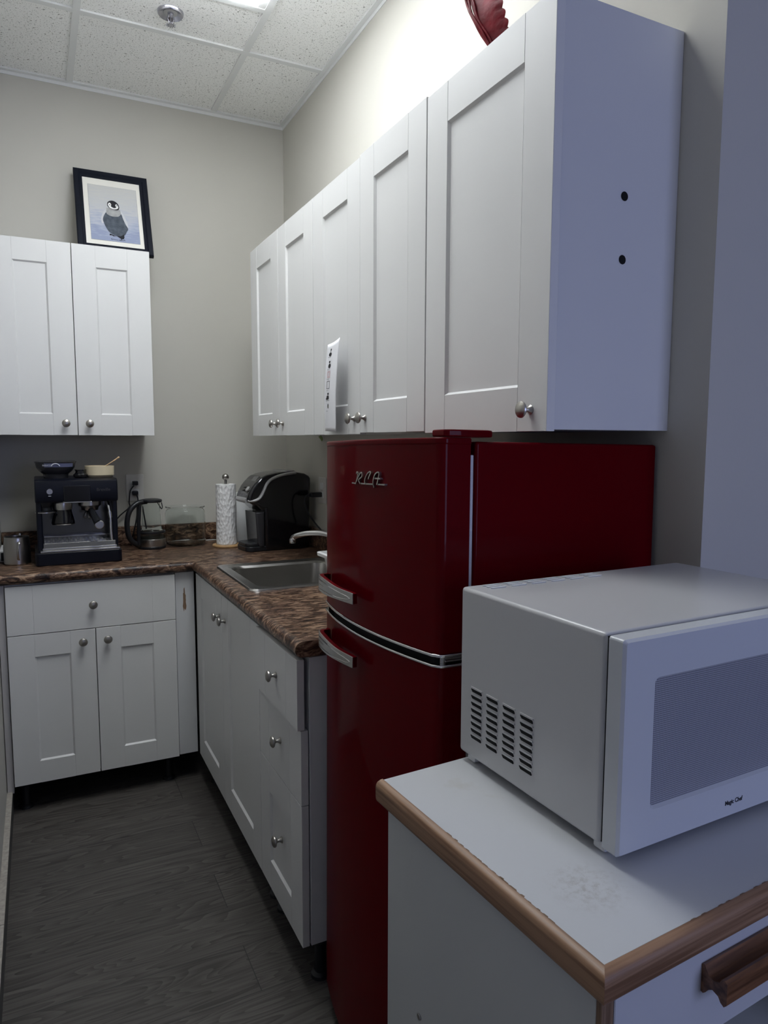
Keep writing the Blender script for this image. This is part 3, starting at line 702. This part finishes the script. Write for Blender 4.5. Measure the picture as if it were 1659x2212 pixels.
q = B(); q.merge(db); D = q.build('door', 'micd', mw)
B().prism(rrect(WX0+.002, WX1-.002, WZ0+.002, WZ1-.002, .007), -(Y0+.0055), -(Y0+.004), M=RX90).build('window', 'micwin', D, smooth=False)
B().box(.372, .374, Y0-.0003, Y0+.001, .004, MH-.008).build('panel_seam', 'dark', D)
kp = B().box(.40, .47, Y0-.001, Y0+.002, .19, .225, .001, 1)
kp.build('display', 'blackg', D)
kb = B()
for i in range(3):
    for j in range(4): kb.box(.402+i*.024, .420+i*.024, Y0-.001, Y0+.002, .06+j*.028, .08+j*.028, .002, 2)
kb.build('keypad', 'white', D)
text_part('brand_lettering', 'Magic Chef', .0085, 'ink', D, Matrix.Translation((.194, Y0-.0002, .0165)) @ Matrix.Rotation(PI/2, 4, 'X'), ext=.0001, sx=.92, off=.0002)
vb = B(); lb = B()
for c_ in range(4):
    for j in range(8):
        y0_ = .272-.0395*c_; z0_ = .110-.0106*j
        # horizontal slot with rounded lower front corner, plus a thin louver lip above
        P_ = [(0, .0034), (.020, .0034), (.024, .002), (.026, -.0005), (.026, -.002), (.003, -.002), (0, .001)]
        P_ = [(-x, z) for x, z in P_]
        vb.prism([(y0_+x, z0_+z) for x, z in P_], -.0006, .0014, M=Matrix(((0, 0, -1, 0), (1, 0, 0, 0), (0, 1, 0, 0), (0, 0, 0, 1))))
        lb.prism([(y0_+x*1.0, z0_+.0034+(.0022 if i in (0, 1, 2) else 0)-(.0004 if i > 3 else 0)) for i, (x, z) in enumerate([(.001, 0), (-.012, 0), (-.027, 0), (-.0275, -.001), (-.012, 0), (.001, 0)])], -.0002, .0016, M=Matrix(((0, 0, -1, 0), (1, 0, 0, 0), (0, 1, 0, 0), (0, 0, 0, 1))))
vb.build('side_vent', 'dark', mw, smooth=False); lb.build('vent_louvers', 'mic', mw, smooth=False)
tv = B()
for c_ in range(6):
    for j in range(3):
        x0_ = .030+.0405*c_; y0_ = .292-.010*j
        tv.prism([(x0_+.001*j, y0_), (x0_+.028+.001*j, y0_), (x0_+.030, y0_-.003), (x0_+.028, y0_-.005), (x0_+.003, y0_-.005), (x0_, y0_-.003)], MH, MH+.0018, bev=.0006)
tv.build('top_vent', 'white', mw)  # whiter than the case: light caught by the slots is put into the colour
for x in (.02, MW-.02):
    for y in (.0, MD-.03):
        B().box(x-.012, x+.012, y-.002, y+.018, -.012, .002, .003).build('foot', 'white', mw)

# ------------------------------------------------------------------ things on the counter
ZTc = ZT+.0005
# espresso machine: local origin centre of footprint front edge
E = thing('espresso_machine', 'blue-black espresso machine with steel drip tray and bean hopper', 'espresso machine', (-1.004, -.462, ZTc))
B().prism(rrect(-.157, .157, 0, .30, .014), 0, .050, bev=.004).build('base', 'navy', E)
B().prism(rrect(-.146, .146, .17, .30, .01), .05, .25).build('back_column', 'navy', E)
B().prism(rrect(-.147, -.126, .03, .18, .006), .05, .25).build('side_pillar', 'navy', E)
B().prism(rrect(.126, .147, .03, .18, .006), .05, .25).build('side_pillar', 'navy', E)
hd = [(.0, .248), (.006, .245), (.0, .262), (-.003, .29), (.0, .325), (.010, .337), (.30, .337), (.30, .24), (.05, .24)]
hd = [(.012, .243), (.004, .256), (.002, .30), (.008, .326), (.022, .334), (.30, .334), (.30, .243)]
B().prism(hd, -.149, .149, M=Matrix(((0, 0, 1, 0), (1, 0, 0, 0), (0, 1, 0, 0), (0, 0, 0, 1))), bev=.006).build('head', 'navy', E)
B().box(-.132, -.020, .165, .1705, .06, .243).box(-.02, .126, .165, .1705, .06, .243).build('backplate', 'darksteel', E)
B().box(-.138, .150, .004, .165, .050, .058, .002).box(-.130, .140, .012, .16, .058, .066, .002).build('drip_tray', 'steel', E)
gr = B()
for i in range(15): gr.box(-.118+i*.017, -.108+i*.017, .02, .15, .066, .069, .001, 1)
gr.box(-.125, .135, .016, .020, .066, .085, .001, 1); gr.box(-.125, .135, .145, .165, .066, .098, .003)
gr.build('grate', 'chrome', E)
B().box(-.049, .048, -.002, .006, .246, .308, .003).build('touchscreen', 'blackg', E)
B().box(-.052, .051, .0, .005, .242, .246, .001, 1).build('screen_lip', 'silver', E)
gg = B().lathe([(0, .006), (.0105, .006), (.012, .003), (.012, 0)], seg=26, M=Matrix.Rotation(PI/2, 4, 'X')); gg.build('power_button', 'steel', E, loc=(-.097, .004, .287))
B().box(-.102, -.092, -.0005, .004, .269, .271).build('button_mark', 'labelw', E)
text_part('lettering', 'Breville', .017, 'faint', E, Matrix.Translation((.070, .0015, .285)) @ Matrix.Rotation(PI/2, 4, 'X'))
B().lathe([(0, .243), (.030, .243), (.028, .235), (.022, .222), (.024, .212), (.036, .207), (.036, .203), (0, .203)], (-.114, .055, 0), 26).build('tamper', 'black', E)
B().lathe([(.0365, .202), (.0365, .206), (0, .206), (0, .202)], (-.114, .055, 0), 26).build('tamper_rim', 'steel', E)
B().lathe([(0, .243), (.034, .243), (.036, .235), (.034, .212), (0, .212)], (-.052, .06, 0), 28).build('grinder_outlet', 'steel', E)
B().lathe([(0, .212), (.032, .212), (.034, .200), (.040, .175), (.043, .160), (.040, .154), (0, .154)], (-.052, .06, 0), 28).build('dosing_funnel', 'blackg', E)
B().tube([(-.040+.04*math.cos(a)-.012, .06+.04*math.sin(a), .155) for a in [PI+i*PI/12 for i in range(13)]], .0018, 8).build('funnel_rim', 'steel', E)
B().lathe([(0, .243), (.042, .243), (.042, .225), (.034, .218), (.030, .205), (0, .205)], (.048, .075, 0), 28).build('group_head', 'steel', E)
pf = B().tube([(.048, .06, .212), (.055, .03, .196), (.066, -.02, .168), (.072, -.045, .158)], [.012, .012, .015, .018], 18); PF = pf.build('portafilter_handle', 'black', E)
B().lathe([(0, 0), (.0150, 0), (.0175, -.002), (.0175, -.006), (0, -.006)], seg=26, M=Matrix.Rotation(PI/2, 4, 'X')).build('end_cap', 'steel', PF, loc=(.0725, -.050, .157))
B().tube([(.04, .07, .205), (.03, .055, .19), (.026, .045, .18)], .006, 10).tube([(.05, .07, .205), (.045, .05, .188), (.046, .04, .176)], .006, 10).build('spout', 'steel', E)
B().tube(smoothpath([(.112, .05, .240), (.116, .04, .215), (.120, .035, .18), (.121, .03, .12), (.124, .028, .075)]), .0055, 12).tube([(.118, .036, .20), (.120, .034, .175)], .009, 12).build('steam_wand', 'chrome', E)
hop = B().lathe([(0, .334), (.044, .334), (.046, .350), (.060, .362), (.070, .376), (.073, .392), (.0735, .396), (0, .396)], (-.07, .11, 0), 40); HO = hop.build('bean_hopper', 'smoke', E)
B().lathe([(0, .396), (.076, .396), (.077, .399), (.070, .402), (.02, .404), (0, .404)], (-.07, .11, 0), 40).build('hopper_lid', 'smoke', HO)
lb_ = B()
bm2 = bmesh.new(); a_ = []; c_ = []
for i in range(13):
    an = math.radians(-125+i*7.6); a_.append(bm2.verts.new((-.07+.0722*math.cos(an), .11+.0722*math.sin(an), .379))); c_.append(bm2.verts.new((-.07+.0742*math.cos(an), .11+.0742*math.sin(an), .394)))
for i in range(12): bm2.faces.new((a_[i], a_[i+1], c_[i+1], c_[i]))
lb_.merge(bm2); lb_.build('label_band', 'labelb', HO)
text_part('lettering', 'BARATZA', .0085, 'labelw', HO, Matrix.Translation((-.118, .0385, .3835)) @ Matrix.Rotation(math.radians(-22), 4, 'Z') @ Matrix.Rotation(PI/2, 4, 'X'))
B().tube([(-.072+.016*math.cos(a), .0352, .378+.015*math.sin(a)) for a in [math.radians(20+i*14) for i in range(11)]], .0022, 6).build('label_arch', 'labelw', HO)
# glass jar, bowl, spoon on top of the machine
ZE = ZTc+.3345
o = B().lathe([(0, 0), (.022, 0), (.027, .004), (.028, .013), (.020, .020), (.019, .027), (.022, .030), (.022, .033), (0, .031)], seg=28).build('tamping_jar', 'blackg', loc=(-.985, -.385, ZE)); tag(o, 'small dark glass jar between hopper and bowl on the espresso machine', 'jar')
o = B().lathe([(0, .003), (.040, .003), (.052, .012), (.0535, .046), (.0555, .046), (.0545, .010), (.044, 0), (0, 0)], seg=44).build('bowl', 'cream', loc=(-.913, -.365, ZE)); tag(o, 'cream coloured ceramic bowl on top of the espresso machine', 'bowl')
sp_ = B().tube(smoothpath([(-.030, -.01, .012), (-.010, -.008, .028), (.018, -.006, .047), (.045, -.004, .064), (.064, -.003, .077), (.070, -.002, .081)], 4), [.004]*8+[.0035]*4+[.005]*4+[.0065]*4+[.004], 12, flat=.55)
o = sp_.build('wooden_spoon', 'spoon', loc=(-.906, -.365, ZE)); tag(o, 'pale wooden spoon standing in the cream bowl', 'spoon')
# milk pitcher and white box
t = thing('milk_pitcher', 'brushed steel milk pitcher on the counter beside the left wall', 'pitcher', (-1.224, -.352, ZTc))
B().lathe([(0, 0), (.044, 0), (.0475, .004), (.048, .07), (.044, .102), (.0445, .108), (.043, .108), (.0425, .10), (.046, .07), (.045, .006), (0, .004)], seg=44).build('body', 'steel', t)
B().tube(smoothpath([(.012, -.046, .092), (.008, -.062, .088), (.004, -.066, .060), (.004, -.060, .030), (.006, -.048, .022)], 5), .005, 10, flat=.5).build('handle', 'steel', t)
B().lathe([(0, .108), (.006, .109), (.005, .116), (0, .118)], (.012, .03, 0), 12).build('lid_knob', 'steel', t)
t = thing('flat_box', 'small flat white box behind the steel pitcher at the left wall', 'box', (-1.257, -.185, ZTc))
B().box(-.032, .032, -.10, .10, 0, .042, .002).build('sleeve', 'white', t); B().box(-.027, .027, -.1010, -.0995, .005, .037).build('dark_end', 'black', t)

# carafe
t = thing('glass_carafe', 'glass coffee carafe with black handle and steel band beside the espresso machine', 'carafe', (-.688, -.150, ZTc))
B().lathe([(0, .004), (.050, .004), (.0575, .012), (.058, .070), (.056, .078), (.046, .084), (.0425, .10), (.0385, .190), (.040, .205), (.038, .205), (.0365, .19), (.0405, .10), (.044, .087), (.054, .077), (.056, .07), (.0555, .014), (.049, .007), (0, .007)], seg=40).build('glass_body', 'glass', t)
B().lathe([(.0583, .012), (.0595, .014), (.0595, .042), (.0583, .044), (.0583, .012)], seg=40).build('steel_band', 'steel', t)
B().lathe([(.0585, 0), (.060, .002), (.060, .010), (.0585, .012), (0, .012), (0, 0)], seg=40).build('base_ring', 'black', t)
B().lathe([(0, .045), (.0545, .045), (.0545, .058), (0, .058)], seg=40).build('coffee', 'liquid', t)
B().lathe([(.0585, .069), (.0592, .072), (.0592, .078), (.057, .080), (.0585, .069)], seg=40).build('shoulder_ring', 'black', t)
B().lathe([(0, .207), (.044, .207), (.0465, .212), (.045, .219), (.030, .223), (0, .224)], (.002, 0, 0), 36).build('lid', 'black', t)
hd_ = smoothpath([(-.020, -.012, .212), (-.060, -.025, .206), (-.094, -.036, .176), (-.108, -.040, .125), (-.104, -.038, .070), (-.090, -.032, .040), (-.066, -.022, .022), (-.045, -.012, .012)], 6)
B().tube(hd_, .0115, 14).build('handle', 'black', t)
B().tube([(-.050, -.022, .205), (-.058, -.026, .12), (-.060, -.026, .02)], .0105, 12, flat=.8).build('handle_strap', 'black', t)
B().tube(smoothpath([(.028, -.006, .204), (.038, -.008, .186), (.044, -.008, .176), (.048, -.008, .184), (.045, -.006, .205)], 5), .0022, 8).build('wire_loop', 'black', t)
B().tube([(-.036, 0, .19), (-.024, -.01, .09)], .003, 8).build('press_rod', 'black', t)
# large glass jar
t = thing('glass_jar', 'large empty round clear glass jar in front of the backsplash', 'jar', (-.533, -.122, ZTc))
B().lathe([(0, .003), (.075, .003), (.087, .010), (.0905, .022), (.0905, .150), (.087, .163), (.080, .170), (.084, .173), (.089, .178), (.0885, .181), (.083, .181), (.077, .171), (.084, .160), (.0875, .148), (.0875, .024), (.083, .013), (.072, .010), (0, .010)], seg=56).build('glass_body', 'glass', t)
o = B().tube(smoothpath([(-.64, -.050, .923), (-.58, -.0275, .923), (-.50, -.024, .9235), (-.44, -.024, .923), (-.36, -.024, .923), (-.30, -.03, .923)], 5), .0022, 8).build('white_cable', 'white'); tag(o, 'thin white cable lying along the backsplash behind the glass jar', 'cable')

# paper towel
t = thing('paper_towel_holder', 'paper towel holder with round wooden base and steel ball finial', 'paper towel holder', (-.372, -.245, ZTc))
B().lathe([(0, 0), (.062, 0), (.065, .003), (.065, .008), (.062, .0115), (0, .0115)], seg=48).build('base', 'bamboo', t)
B().lathe([(0, .011), (.006, .011), (.006, .305), (0, .305)], seg=16).build('rod', 'steel', t)
B().sphere((0, 0, .318), .0155).build('finial', 'nickel', t)
o = B().lathe([(.018, .012), (.045, .012), (.0465, .016), (.0455, .280), (.044, .286), (.018, .287), (.018, .012)], seg=56).build('paper_towel_roll', 'towel', loc=(-.372, -.245, ZTc)); tag(o, 'white embossed paper towel roll on the wooden holder', 'paper towel roll')

# pod coffee maker
t = thing('pod_coffee_maker', 'large black single-serve coffee maker with silver trim beside the paper towels', 'coffee maker', (-.188, -.376, ZTc), math.radians(5))
# profile: l (front 0 at -x) to .335, z
def pz(px, py): return ((px-597)/813*.300-.150, (1195-py)/5.184*.00206)   # shared by all profile points below
prof = [pz(*p) for p in [(760, 745), (700, 690), (625, 655), (600, 635), (598, 605), (620, 545), (660, 480), (700, 435), (760, 385), (840, 350), (950, 330), (1060, 322), (1200, 326), (1330, 345), (1385, 372), (1408, 400), (1410, 470), (1400, 600), (1394, 900), (1386, 1195), (800, 1195), (800, 745)]]
MK = Matrix(((1, 0, 0, 0), (0, 0, -1, 0), (0, 1, 0, 0), (0, 0, 0, 1)))
def kprof(p, h0, h1, bev=0): return B().prism(p, h0, h1, M=MK, bev=bev)
bd = kprof(prof, -.082, .082, .016); BD = bd.build('body', 'blackg', t)
B().prism(rrect(-.156, .148, -.078, .070, .03), 0, .022, bev=.004).prism(rrect(-.154, -.06, -.070, .062, .03), .022, .036, bev=.003).build('base', 'black', t)
kprof([pz(*p) for p in [(690, 760), (800, 760), (800, 1150), (740, 1150), (712, 1100)]], -.060, .0825, .01).build('mug_bay', 'smoke', t)
# silver trim along the near edge of the lid and across the nose
trp = [pz(*p) for p in [(1200, 335), (1060, 350), (960, 372), (880, 405), (830, 450), (795, 515), (760, 575), (720, 615), (660, 632), (610, 628)]]
for s_ in (1, -1):
    pp = smoothpath([(x, -s_*(.0835 if i < 8 else .0835-(i-7)*.009), z) for i, (x, z) in enumerate(trp)], 4)
    B().tube(pp, .011, 12, flat=.6).build('silver_trim', 'silver', t)
x0_, z0_ = trp[-1]
B().tube([(x0_+.004*abs(math.cos(a))-.004, .060*math.cos(a), z0_+.0) for a in [PI*i/12 for i in range(13)]], .012, 10).build('nose_trim', 'silver', t)
# sloping control panel on the nose
p0 = Vector((pz(630, 548)[0], 0, pz(630, 548)[1])); p1 = Vector((pz(790, 372)[0], 0, pz(790, 372)[1])); ax = (p1-p0).normalized(); up_ = Vector((ax.z*-1, 0, ax.x)); Lc = (p1-p0).length
Mc = Matrix(((ax.x, 0, up_.x, p0.x), (0, 1, 0, 0), (ax.z, 0, up_.z, p0.z), (0, 0, 0, 1)))
B().prism(rrect(0, Lc, -.070, .070, .03), .001, .007, M=Mc, bev=.002).build('control_panel', 'blackg', t)
B().prism(rrect(Lc*.48, Lc*.92, -.055, -.002, .004), .0072, .0082, M=Mc).build('display', 'screen', t)
B().lathe([(0, .0072), (.015, .0072), (.014, .0088), (0, .009)], (0, 0, 0), 24, M=Mc @ Matrix.Translation((Lc*.2, -.03, 0))).build('brew_button', 'silver', t)
B().prism(rrect(pz(1075, 0)[0], pz(1205, 0)[0], -.075, .075, .01), .330-.0005+.003, .338+.003, bev=.002, M=Matrix.Translation((0, 0, .012-.0005))).build('lid_handle', 'silver', t)
# white canister behind
t = thing('white_canister', 'white rounded kettle partly hidden behind the black pod coffee maker', 'kettle', (-.262, -.110, ZTc))
B().lathe([(0, 0), (.068, 0), (.074, .004), (.074, .012), (.070, .018), (.068, .05), (.060, .13), (.050, .20), (.044, .222), (0, .226)], seg=44).build('body', 'white', t)
B().lathe([(0, .226), (.03, .227), (.028, .236), (.008, .24), (0, .246)], seg=28).build('lid', 'white', t)
B().tube(smoothpath([(-.042, -.02, .205), (-.078, -.035, .195), (-.092, -.042, .14), (-.082, -.036, .075), (-.064, -.02, .045)], 6), .007, 10).build('handle', 'white', t)

# outlets
def outlet(name, label, loc, rz, plugs, w_=.076, h_=.118):
    t = thing(name, label, 'outlet', loc, rz)
    B().box(-w_/2, w_/2, -.006, -.0004, -h_/2, h_/2, .002).build('cover_plate', 'plate', t)
    B().prism(rrect(-.017, .017, .006, .034, .006), .006, .0085, M=RX90).prism(rrect(-.017, .017, -.034, -.006, .006), .006, .0085, M=RX90).build('receptacle', 'white', t)
    B().lathe([(0, 0), (.003, 0), (.003, -.001), (0, -.001)], seg=12, M=Matrix.Rotation(PI/2, 4, 'X')).build('screw', 'steel', t, loc=(0, -.0072, 0))
    return t
outlet('wall_outlet', 'white wall outlet on the back wall behind the carafe', (-.736, 0, 1.186), 0, 2, .078, .124)
outlet('wall_outlet', 'white wall outlet on the right wall behind the pod coffee maker', (0, -.510, 1.184), -PI/2, 1, .088, .116)
t = thing('power_plug', 'black plug in the upper socket of the back wall outlet', 'plug', (-.737, -.009, 1.207))
B().box(-.012, .012, -.026, 0, -.009, .010, .003).build('plug_body', 'black', t)
B().tube(smoothpath([(-.006, -.022, -.010), (-.024, -.026, -.035), (-.03, -.024, -.085), (-.03, -.02, -.11), (-.075, -.02, -.15), (-.11, -.02, -.20), (-.12, -.03, -.283)], 5), .003, 8).build('cord', 'black', t)
t = thing('power_plug', 'black plug in the lower socket of the back wall outlet', 'plug', (-.737, -.009, 1.164))
B().box(-.014, .012, -.026, 0, -.011, .008, .005).build('plug_body', 'black', t)
B().tube(smoothpath([(.002, -.024, -.005), (.008, -.03, -.03), (.004, -.028, -.06), (.0, -.026, -.12), (-.02, -.024, -.2), (-.03, -.03, -.243)], 5), .003, 8).build('cord', 'black', t)
t = thing('power_plug', 'black plug and drooping cord in the right wall outlet', 'plug', (-.009, -.510, 1.166), -PI/2)
B().box(-.012, .012, -.050, 0, -.011, .011, .004).box(-.006, .006, -.062, -.048, -.008, .006, .002).build('plug_body', 'black', t)
B().tube(smoothpath([(0, -.060, 0), (.0, -.076, -.01), (.01, -.080, -.045), (.035, -.06, -.10), (.06, -.035, -.14), (.09, -.030, -.152), (.16, -.03, -.150)], 6), .0035, 8).build('cord', 'black', t)

# ------------------------------------------------------------------ penguin picture on top of the back wall cabinet
bot = Vector((-.7995, -.178, ZU1+.0065)); L_ = .398; ang = math.asin(.150/L_)
pf_ = thing('framed_picture', 'black framed penguin watercolour leaning on top of the back wall cabinet', 'picture', bot, rot=(-ang, 0, 0))
hw = .150; fw = .034
def mitred(bq, x0, x1, z0, z1, wd):
    prof2 = [(0, 0), (0, .016), (.004, .020), (wd*.55, .018), (wd*.7, .013), (wd, .011), (wd, 0)]
    bm2 = bmesh.new(); rings = []
    for cx_, cz_, sx_, sz_ in ((x0, z0, 1, 1), (x1, z0, -1, 1), (x1, z1, -1, -1), (x0, z1, 1, -1)):
        rings.append([bm2.verts.new((cx_+sx_*d_, -h_, cz_+sz_*d_)) for d_, h_ in prof2])
    for i in range(4):
        a, b_ = rings[i], rings[(i+1) % 4]
        for k_ in range(len(prof2)): bm2.faces.new((a[k_], a[(k_+1) % len(prof2)], b_[(k_+1) % len(prof2)], b_[k_]))
    bmesh.ops.recalc_face_normals(bm2, faces=bm2.faces[:]); bq.merge(bm2)
q = B(); mitred(q, -hw, hw, 0, L_, fw); q.build('frame', 'frame', pf_)
B().box(-hw+fw-.004, hw-fw+.004, -.008, -.003, fw-.004, L_-fw+.004).build('mount', 'mount', pf_, smooth=False)
IX0, IX1, IZ0, IZ1 = -.095, .099, .058, .330
pr_ = B().box(0, IX1-IX0, -.0004, .0004, 0, IZ1-IZ0).build('print', 'print', pf_, smooth=False, loc=(IX0, -.0088, IZ0))
B().box(IX0-.0016, IX1+.0016, -.0086, -.0082, IZ0-.0016, IZ0).box(IX0-.0016, IX1+.0016, -.0086, -.0082, IZ1, IZ1+.0016).box(IX0-.0016, IX0, -.0086, -.0082, IZ0, IZ1).box(IX1, IX1+.0016, -.0086, -.0082, IZ0, IZ1).build('mount_line', 'plight', pf_)
PW, PH = IX1-IX0, IZ1-IZ0
def shp(name, m, pts2, lay, smooth_=True):
    P_ = [((x)*PW, (1-z)*PH) for x, z in pts2]
    if smooth_:
        pp = smoothpath([(x, z, 0) for x, z in P_]+[(P_[0][0], P_[0][1], 0)], 5)[:-1]; P_ = [(p.x, p.y) for p in pp]
    return B().prism(P_, .0004+lay*.00015, .0005+lay*.00015, M=RX90).build(name, m, pr_, smooth=False)
shp('penguin_wings', 'pwing', [(.33, .43), (.27, .50), (.22, .62), (.24, .70), (.30, .66), (.36, .55), (.60, .50), (.68, .62), (.76, .73), (.77, .66), (.72, .54), (.62, .42)], 1)
shp('penguin_body', 'pgrey', [(.36, .46), (.30, .53), (.26, .62), (.28, .70), (.32, .78), (.38, .85), (.47, .89), (.58, .90), (.68, .88), (.74, .80), (.77, .745), (.72, .66), (.68, .57), (.62, .47)], 2)
shp('penguin_chest', 'plight', [(.35, .40), (.34, .47), (.36, .52), (.46, .55), (.58, .54), (.64, .49), (.63, .42), (.58, .40)], 3)
shp('penguin_feet', 'black2', [(.38, .87), (.37, .905), (.42, .90), (.45, .915), (.52, .905), (.60, .945), (.66, .945), (.68, .91), (.67, .86), (.60, .90), (.48, .90)], 4, False)
shp('penguin_head', 'black2', [(.37, .36), (.38, .30), (.43, .265), (.49, .255), (.55, .27), (.60, .31), (.62, .37), (.59, .42), (.50, .425), (.41, .40)], 5)
shp('penguin_face', 'pwhite', [(.385, .345), (.40, .31), (.43, .30), (.455, .33), (.45, .36), (.48, .385), (.53, .39), (.55, .365), (.54, .335), (.56, .315), (.585, .33), (.60, .37), (.575, .40), (.50, .415), (.42, .395)], 6)
shp('penguin_beak', 'black2', [(.44, .365), (.50, .35), (.56, .375), (.53, .385), (.48, .382)], 7)
for x in (.425, .572): shp('penguin_eye', 'black2', [(x-.012, .340), (x, .331), (x+.012, .340), (x, .350)], 7)
sg = B()
for st_ in [[(.42, .955), (.40, .965), (.42, .975), (.44, .965), (.46, .97), (.55, .975)], [(.56, .975), (.58, .965), (.58, .98), (.62, .94), (.60, .985)], [(.63, .945), (.61, .97), (.66, .97), (.67, .955), (.69, .975)]]:
    sg.tube(smoothpath([((x)*PW, -.0008, (1-z)*PH) for x, z in st_], 4), .0007, 6)
sg.build('signature', 'ink', pr_)

# ------------------------------------------------------------------ picture chart taped on the cabinet door
t = thing('picture_chart', 'narrow curled white paper chart of small pictures taped to a cabinet door', 'paper', (-.313, -1.44, 1.435))
bm2 = bmesh.new(); NV, NU = 22, 8; gridv = []
PHt = .262
def surf(uu, vv):   # uu 0 far edge..1 near edge, vv 0 bottom..1 top
    yy = -(-.068+.0+uu*.100) + .030*(1-vv)*0
    yy = (.048*vv+.074*(1-vv))*(1-uu)+(-.077*vv-.052*(1-vv))*uu
    curl = -.010-.010*(abs(uu-.35)**1.5)*1.5-.010*uu*(1-vv*.3)-.006*math.sin(vv*PI)
    zz = vv*PHt-.004*uu+.010*uu*vv
    return Vector((curl, yy, zz))
for j in range(NV+1): gridv.append([bm2.verts.new(surf(i/NU, j/NV)) for i in range(NU+1)])
for j in range(NV):
    for i in range(NU): bm2.faces.new((gridv[j][i], gridv[j+1][i], gridv[j+1][i+1], gridv[j][i+1]))
q = B(); q.merge(bm2); sh = q.build('sheet', 'paper', t)
md = sh.modifiers.new('s', 'SOLIDIFY'); md.thickness = .0004; md.offset = 0
def decal(name, m, polys):
    b_ = B()
    for P_ in polys:
        bmq = bmesh.new(); vs = [bmq.verts.new(surf(a, c_)+Vector((-.0008, 0, 0))) for a, c_ in P_]; bmq.faces.new(vs); b_.merge(bmq)
    return b_.build(name, m, t, smooth=False)
def rc(u0, u1, v0, v1): return [(u0, v0), (u1, v0), (u1, v1), (u0, v1)]
def bl(uc, vc, ru, rv, n=10): return [(uc+ru*math.cos(2*PI*i/n), vc+rv*math.sin(2*PI*i/n)) for i in range(n)]
decal('printed_figures', 'ink', [bl(.27, .925, .04, .012), rc(.24, .27, .90, .92), bl(.24, .875, .09, .022), bl(.24, .79, .05, .014), bl(.25, .745, .08, .028), rc(.12, .30, .885-.04, .888-.04), rc(.12, .28, .703, .706), rc(.12, .28, .59, .593), rc(.13, .15, .49, .57), rc(.30, .32, .49, .57), rc(.13, .32, .568, .574), rc(.13, .32, .486, .492), rc(.12, .26, .465, .468), bl(.24, .43, .05, .014), bl(.22, .39, .08, .024), rc(.10, .34, .35, .353), bl(.20, .375, .10, .012), bl(.24, .29, .035, .03), rc(.12, .22, .232, .235)])
decal('printed_pink_square', 'pinkink', [rc(.14, .20, .61, .69), rc(.26, .33, .61, .69), rc(.20, .26, .61, .63), rc(.20, .26, .67, .69)])
decal('printed_green_mark', 'greenink', [bl(.27, .742, .035, .012), bl(.25, .285, .02, .015)])

# green leaf tip hanging under the cabinet
o = B().prism([(0, 0), (.022, .004), (.036, -.004), (.040, -.014), (.030, -.018), (.018, -.010), (.004, -.004)], -.0015, .0015, M=Matrix(((0, 0, 1, 0), (-1, 0, 0, 0), (0, 1, 0, 0), (0, 0, 0, 1))), bev=.001).build('leaf_tip', 'leaf', loc=(-.19, -.955, 1.4205)); tag(o, 'small green leaf tip poking out under the right wall cabinets', 'leaf')

# ------------------------------------------------------------------ red ornament on top of the wall cabinets
t = thing('red_ornament', 'crinkled glossy dark red ornament with scalloped edges standing on the wall cabinets', 'ornament', (-.245, -2.178, ZU1+.003))
bm2 = bmesh.new(); rings = []; NR = 120
for j in range(NR+1):
    s_ = j/NR; z = s_*.40
    cy = .0+ z*.50 - .25*z*z; wd = .030+z*.30; dp = .018+.05*s_
    sc_ = .008*abs(math.sin(s_*PI*20))
    near = -wd*.62-sc_; far = wd*.62+sc_*1.1
    n0, f0 = -wd*.62, wd*.62
    ring_ = [(0, cy+far), (-dp*.45, cy+f0*.80), (-dp*.9, cy+f0*.45), (-dp*.55, cy+f0*.05), (-dp*.45, cy+n0*.55), (-dp*.30, cy+n0*.85), (-dp*.15, cy+near-.004), (dp*.3, cy+n0*.6), (dp*.45, cy+0), (dp*.3, cy+f0*.6)]
    rings.append([bm2.verts.new((x+.004*math.sin(9*y+40*z), y, z)) for x, y in ring_])
for a, b_ in zip(rings, rings[1:]):
    for i in range(len(a)): bm2.faces.new((a[i], a[(i+1) % len(a)], b_[(i+1) % len(a)], b_[i]))
bm2.faces.new(rings[0][::-1]); bm2.faces.new(rings[-1]); bmesh.ops.recalc_face_normals(bm2, faces=bm2.faces[:])
q = B(); q.merge(bm2); q.build('body', 'redc', t)
rd = B()
for w_ in (.3, .5, .7):
    P_ = []
    for j in range(0, NR+1, 5):
        s_ = j/NR; z = s_*.40; cy = z*.50-.25*z*z; wd = .030+z*.30; dp = .018+.05*s_
        P_.append((-dp*(.45+.5*math.sin(w_*PI))*1.0+.004*math.sin(9*(cy+wd*.62*w_)+40*z), cy+wd*.62*(w_+.05*math.sin(j+w_*9)), z))
    rd.tube(P_, .0028, 6)
rd.build('ridges', 'redc', t)
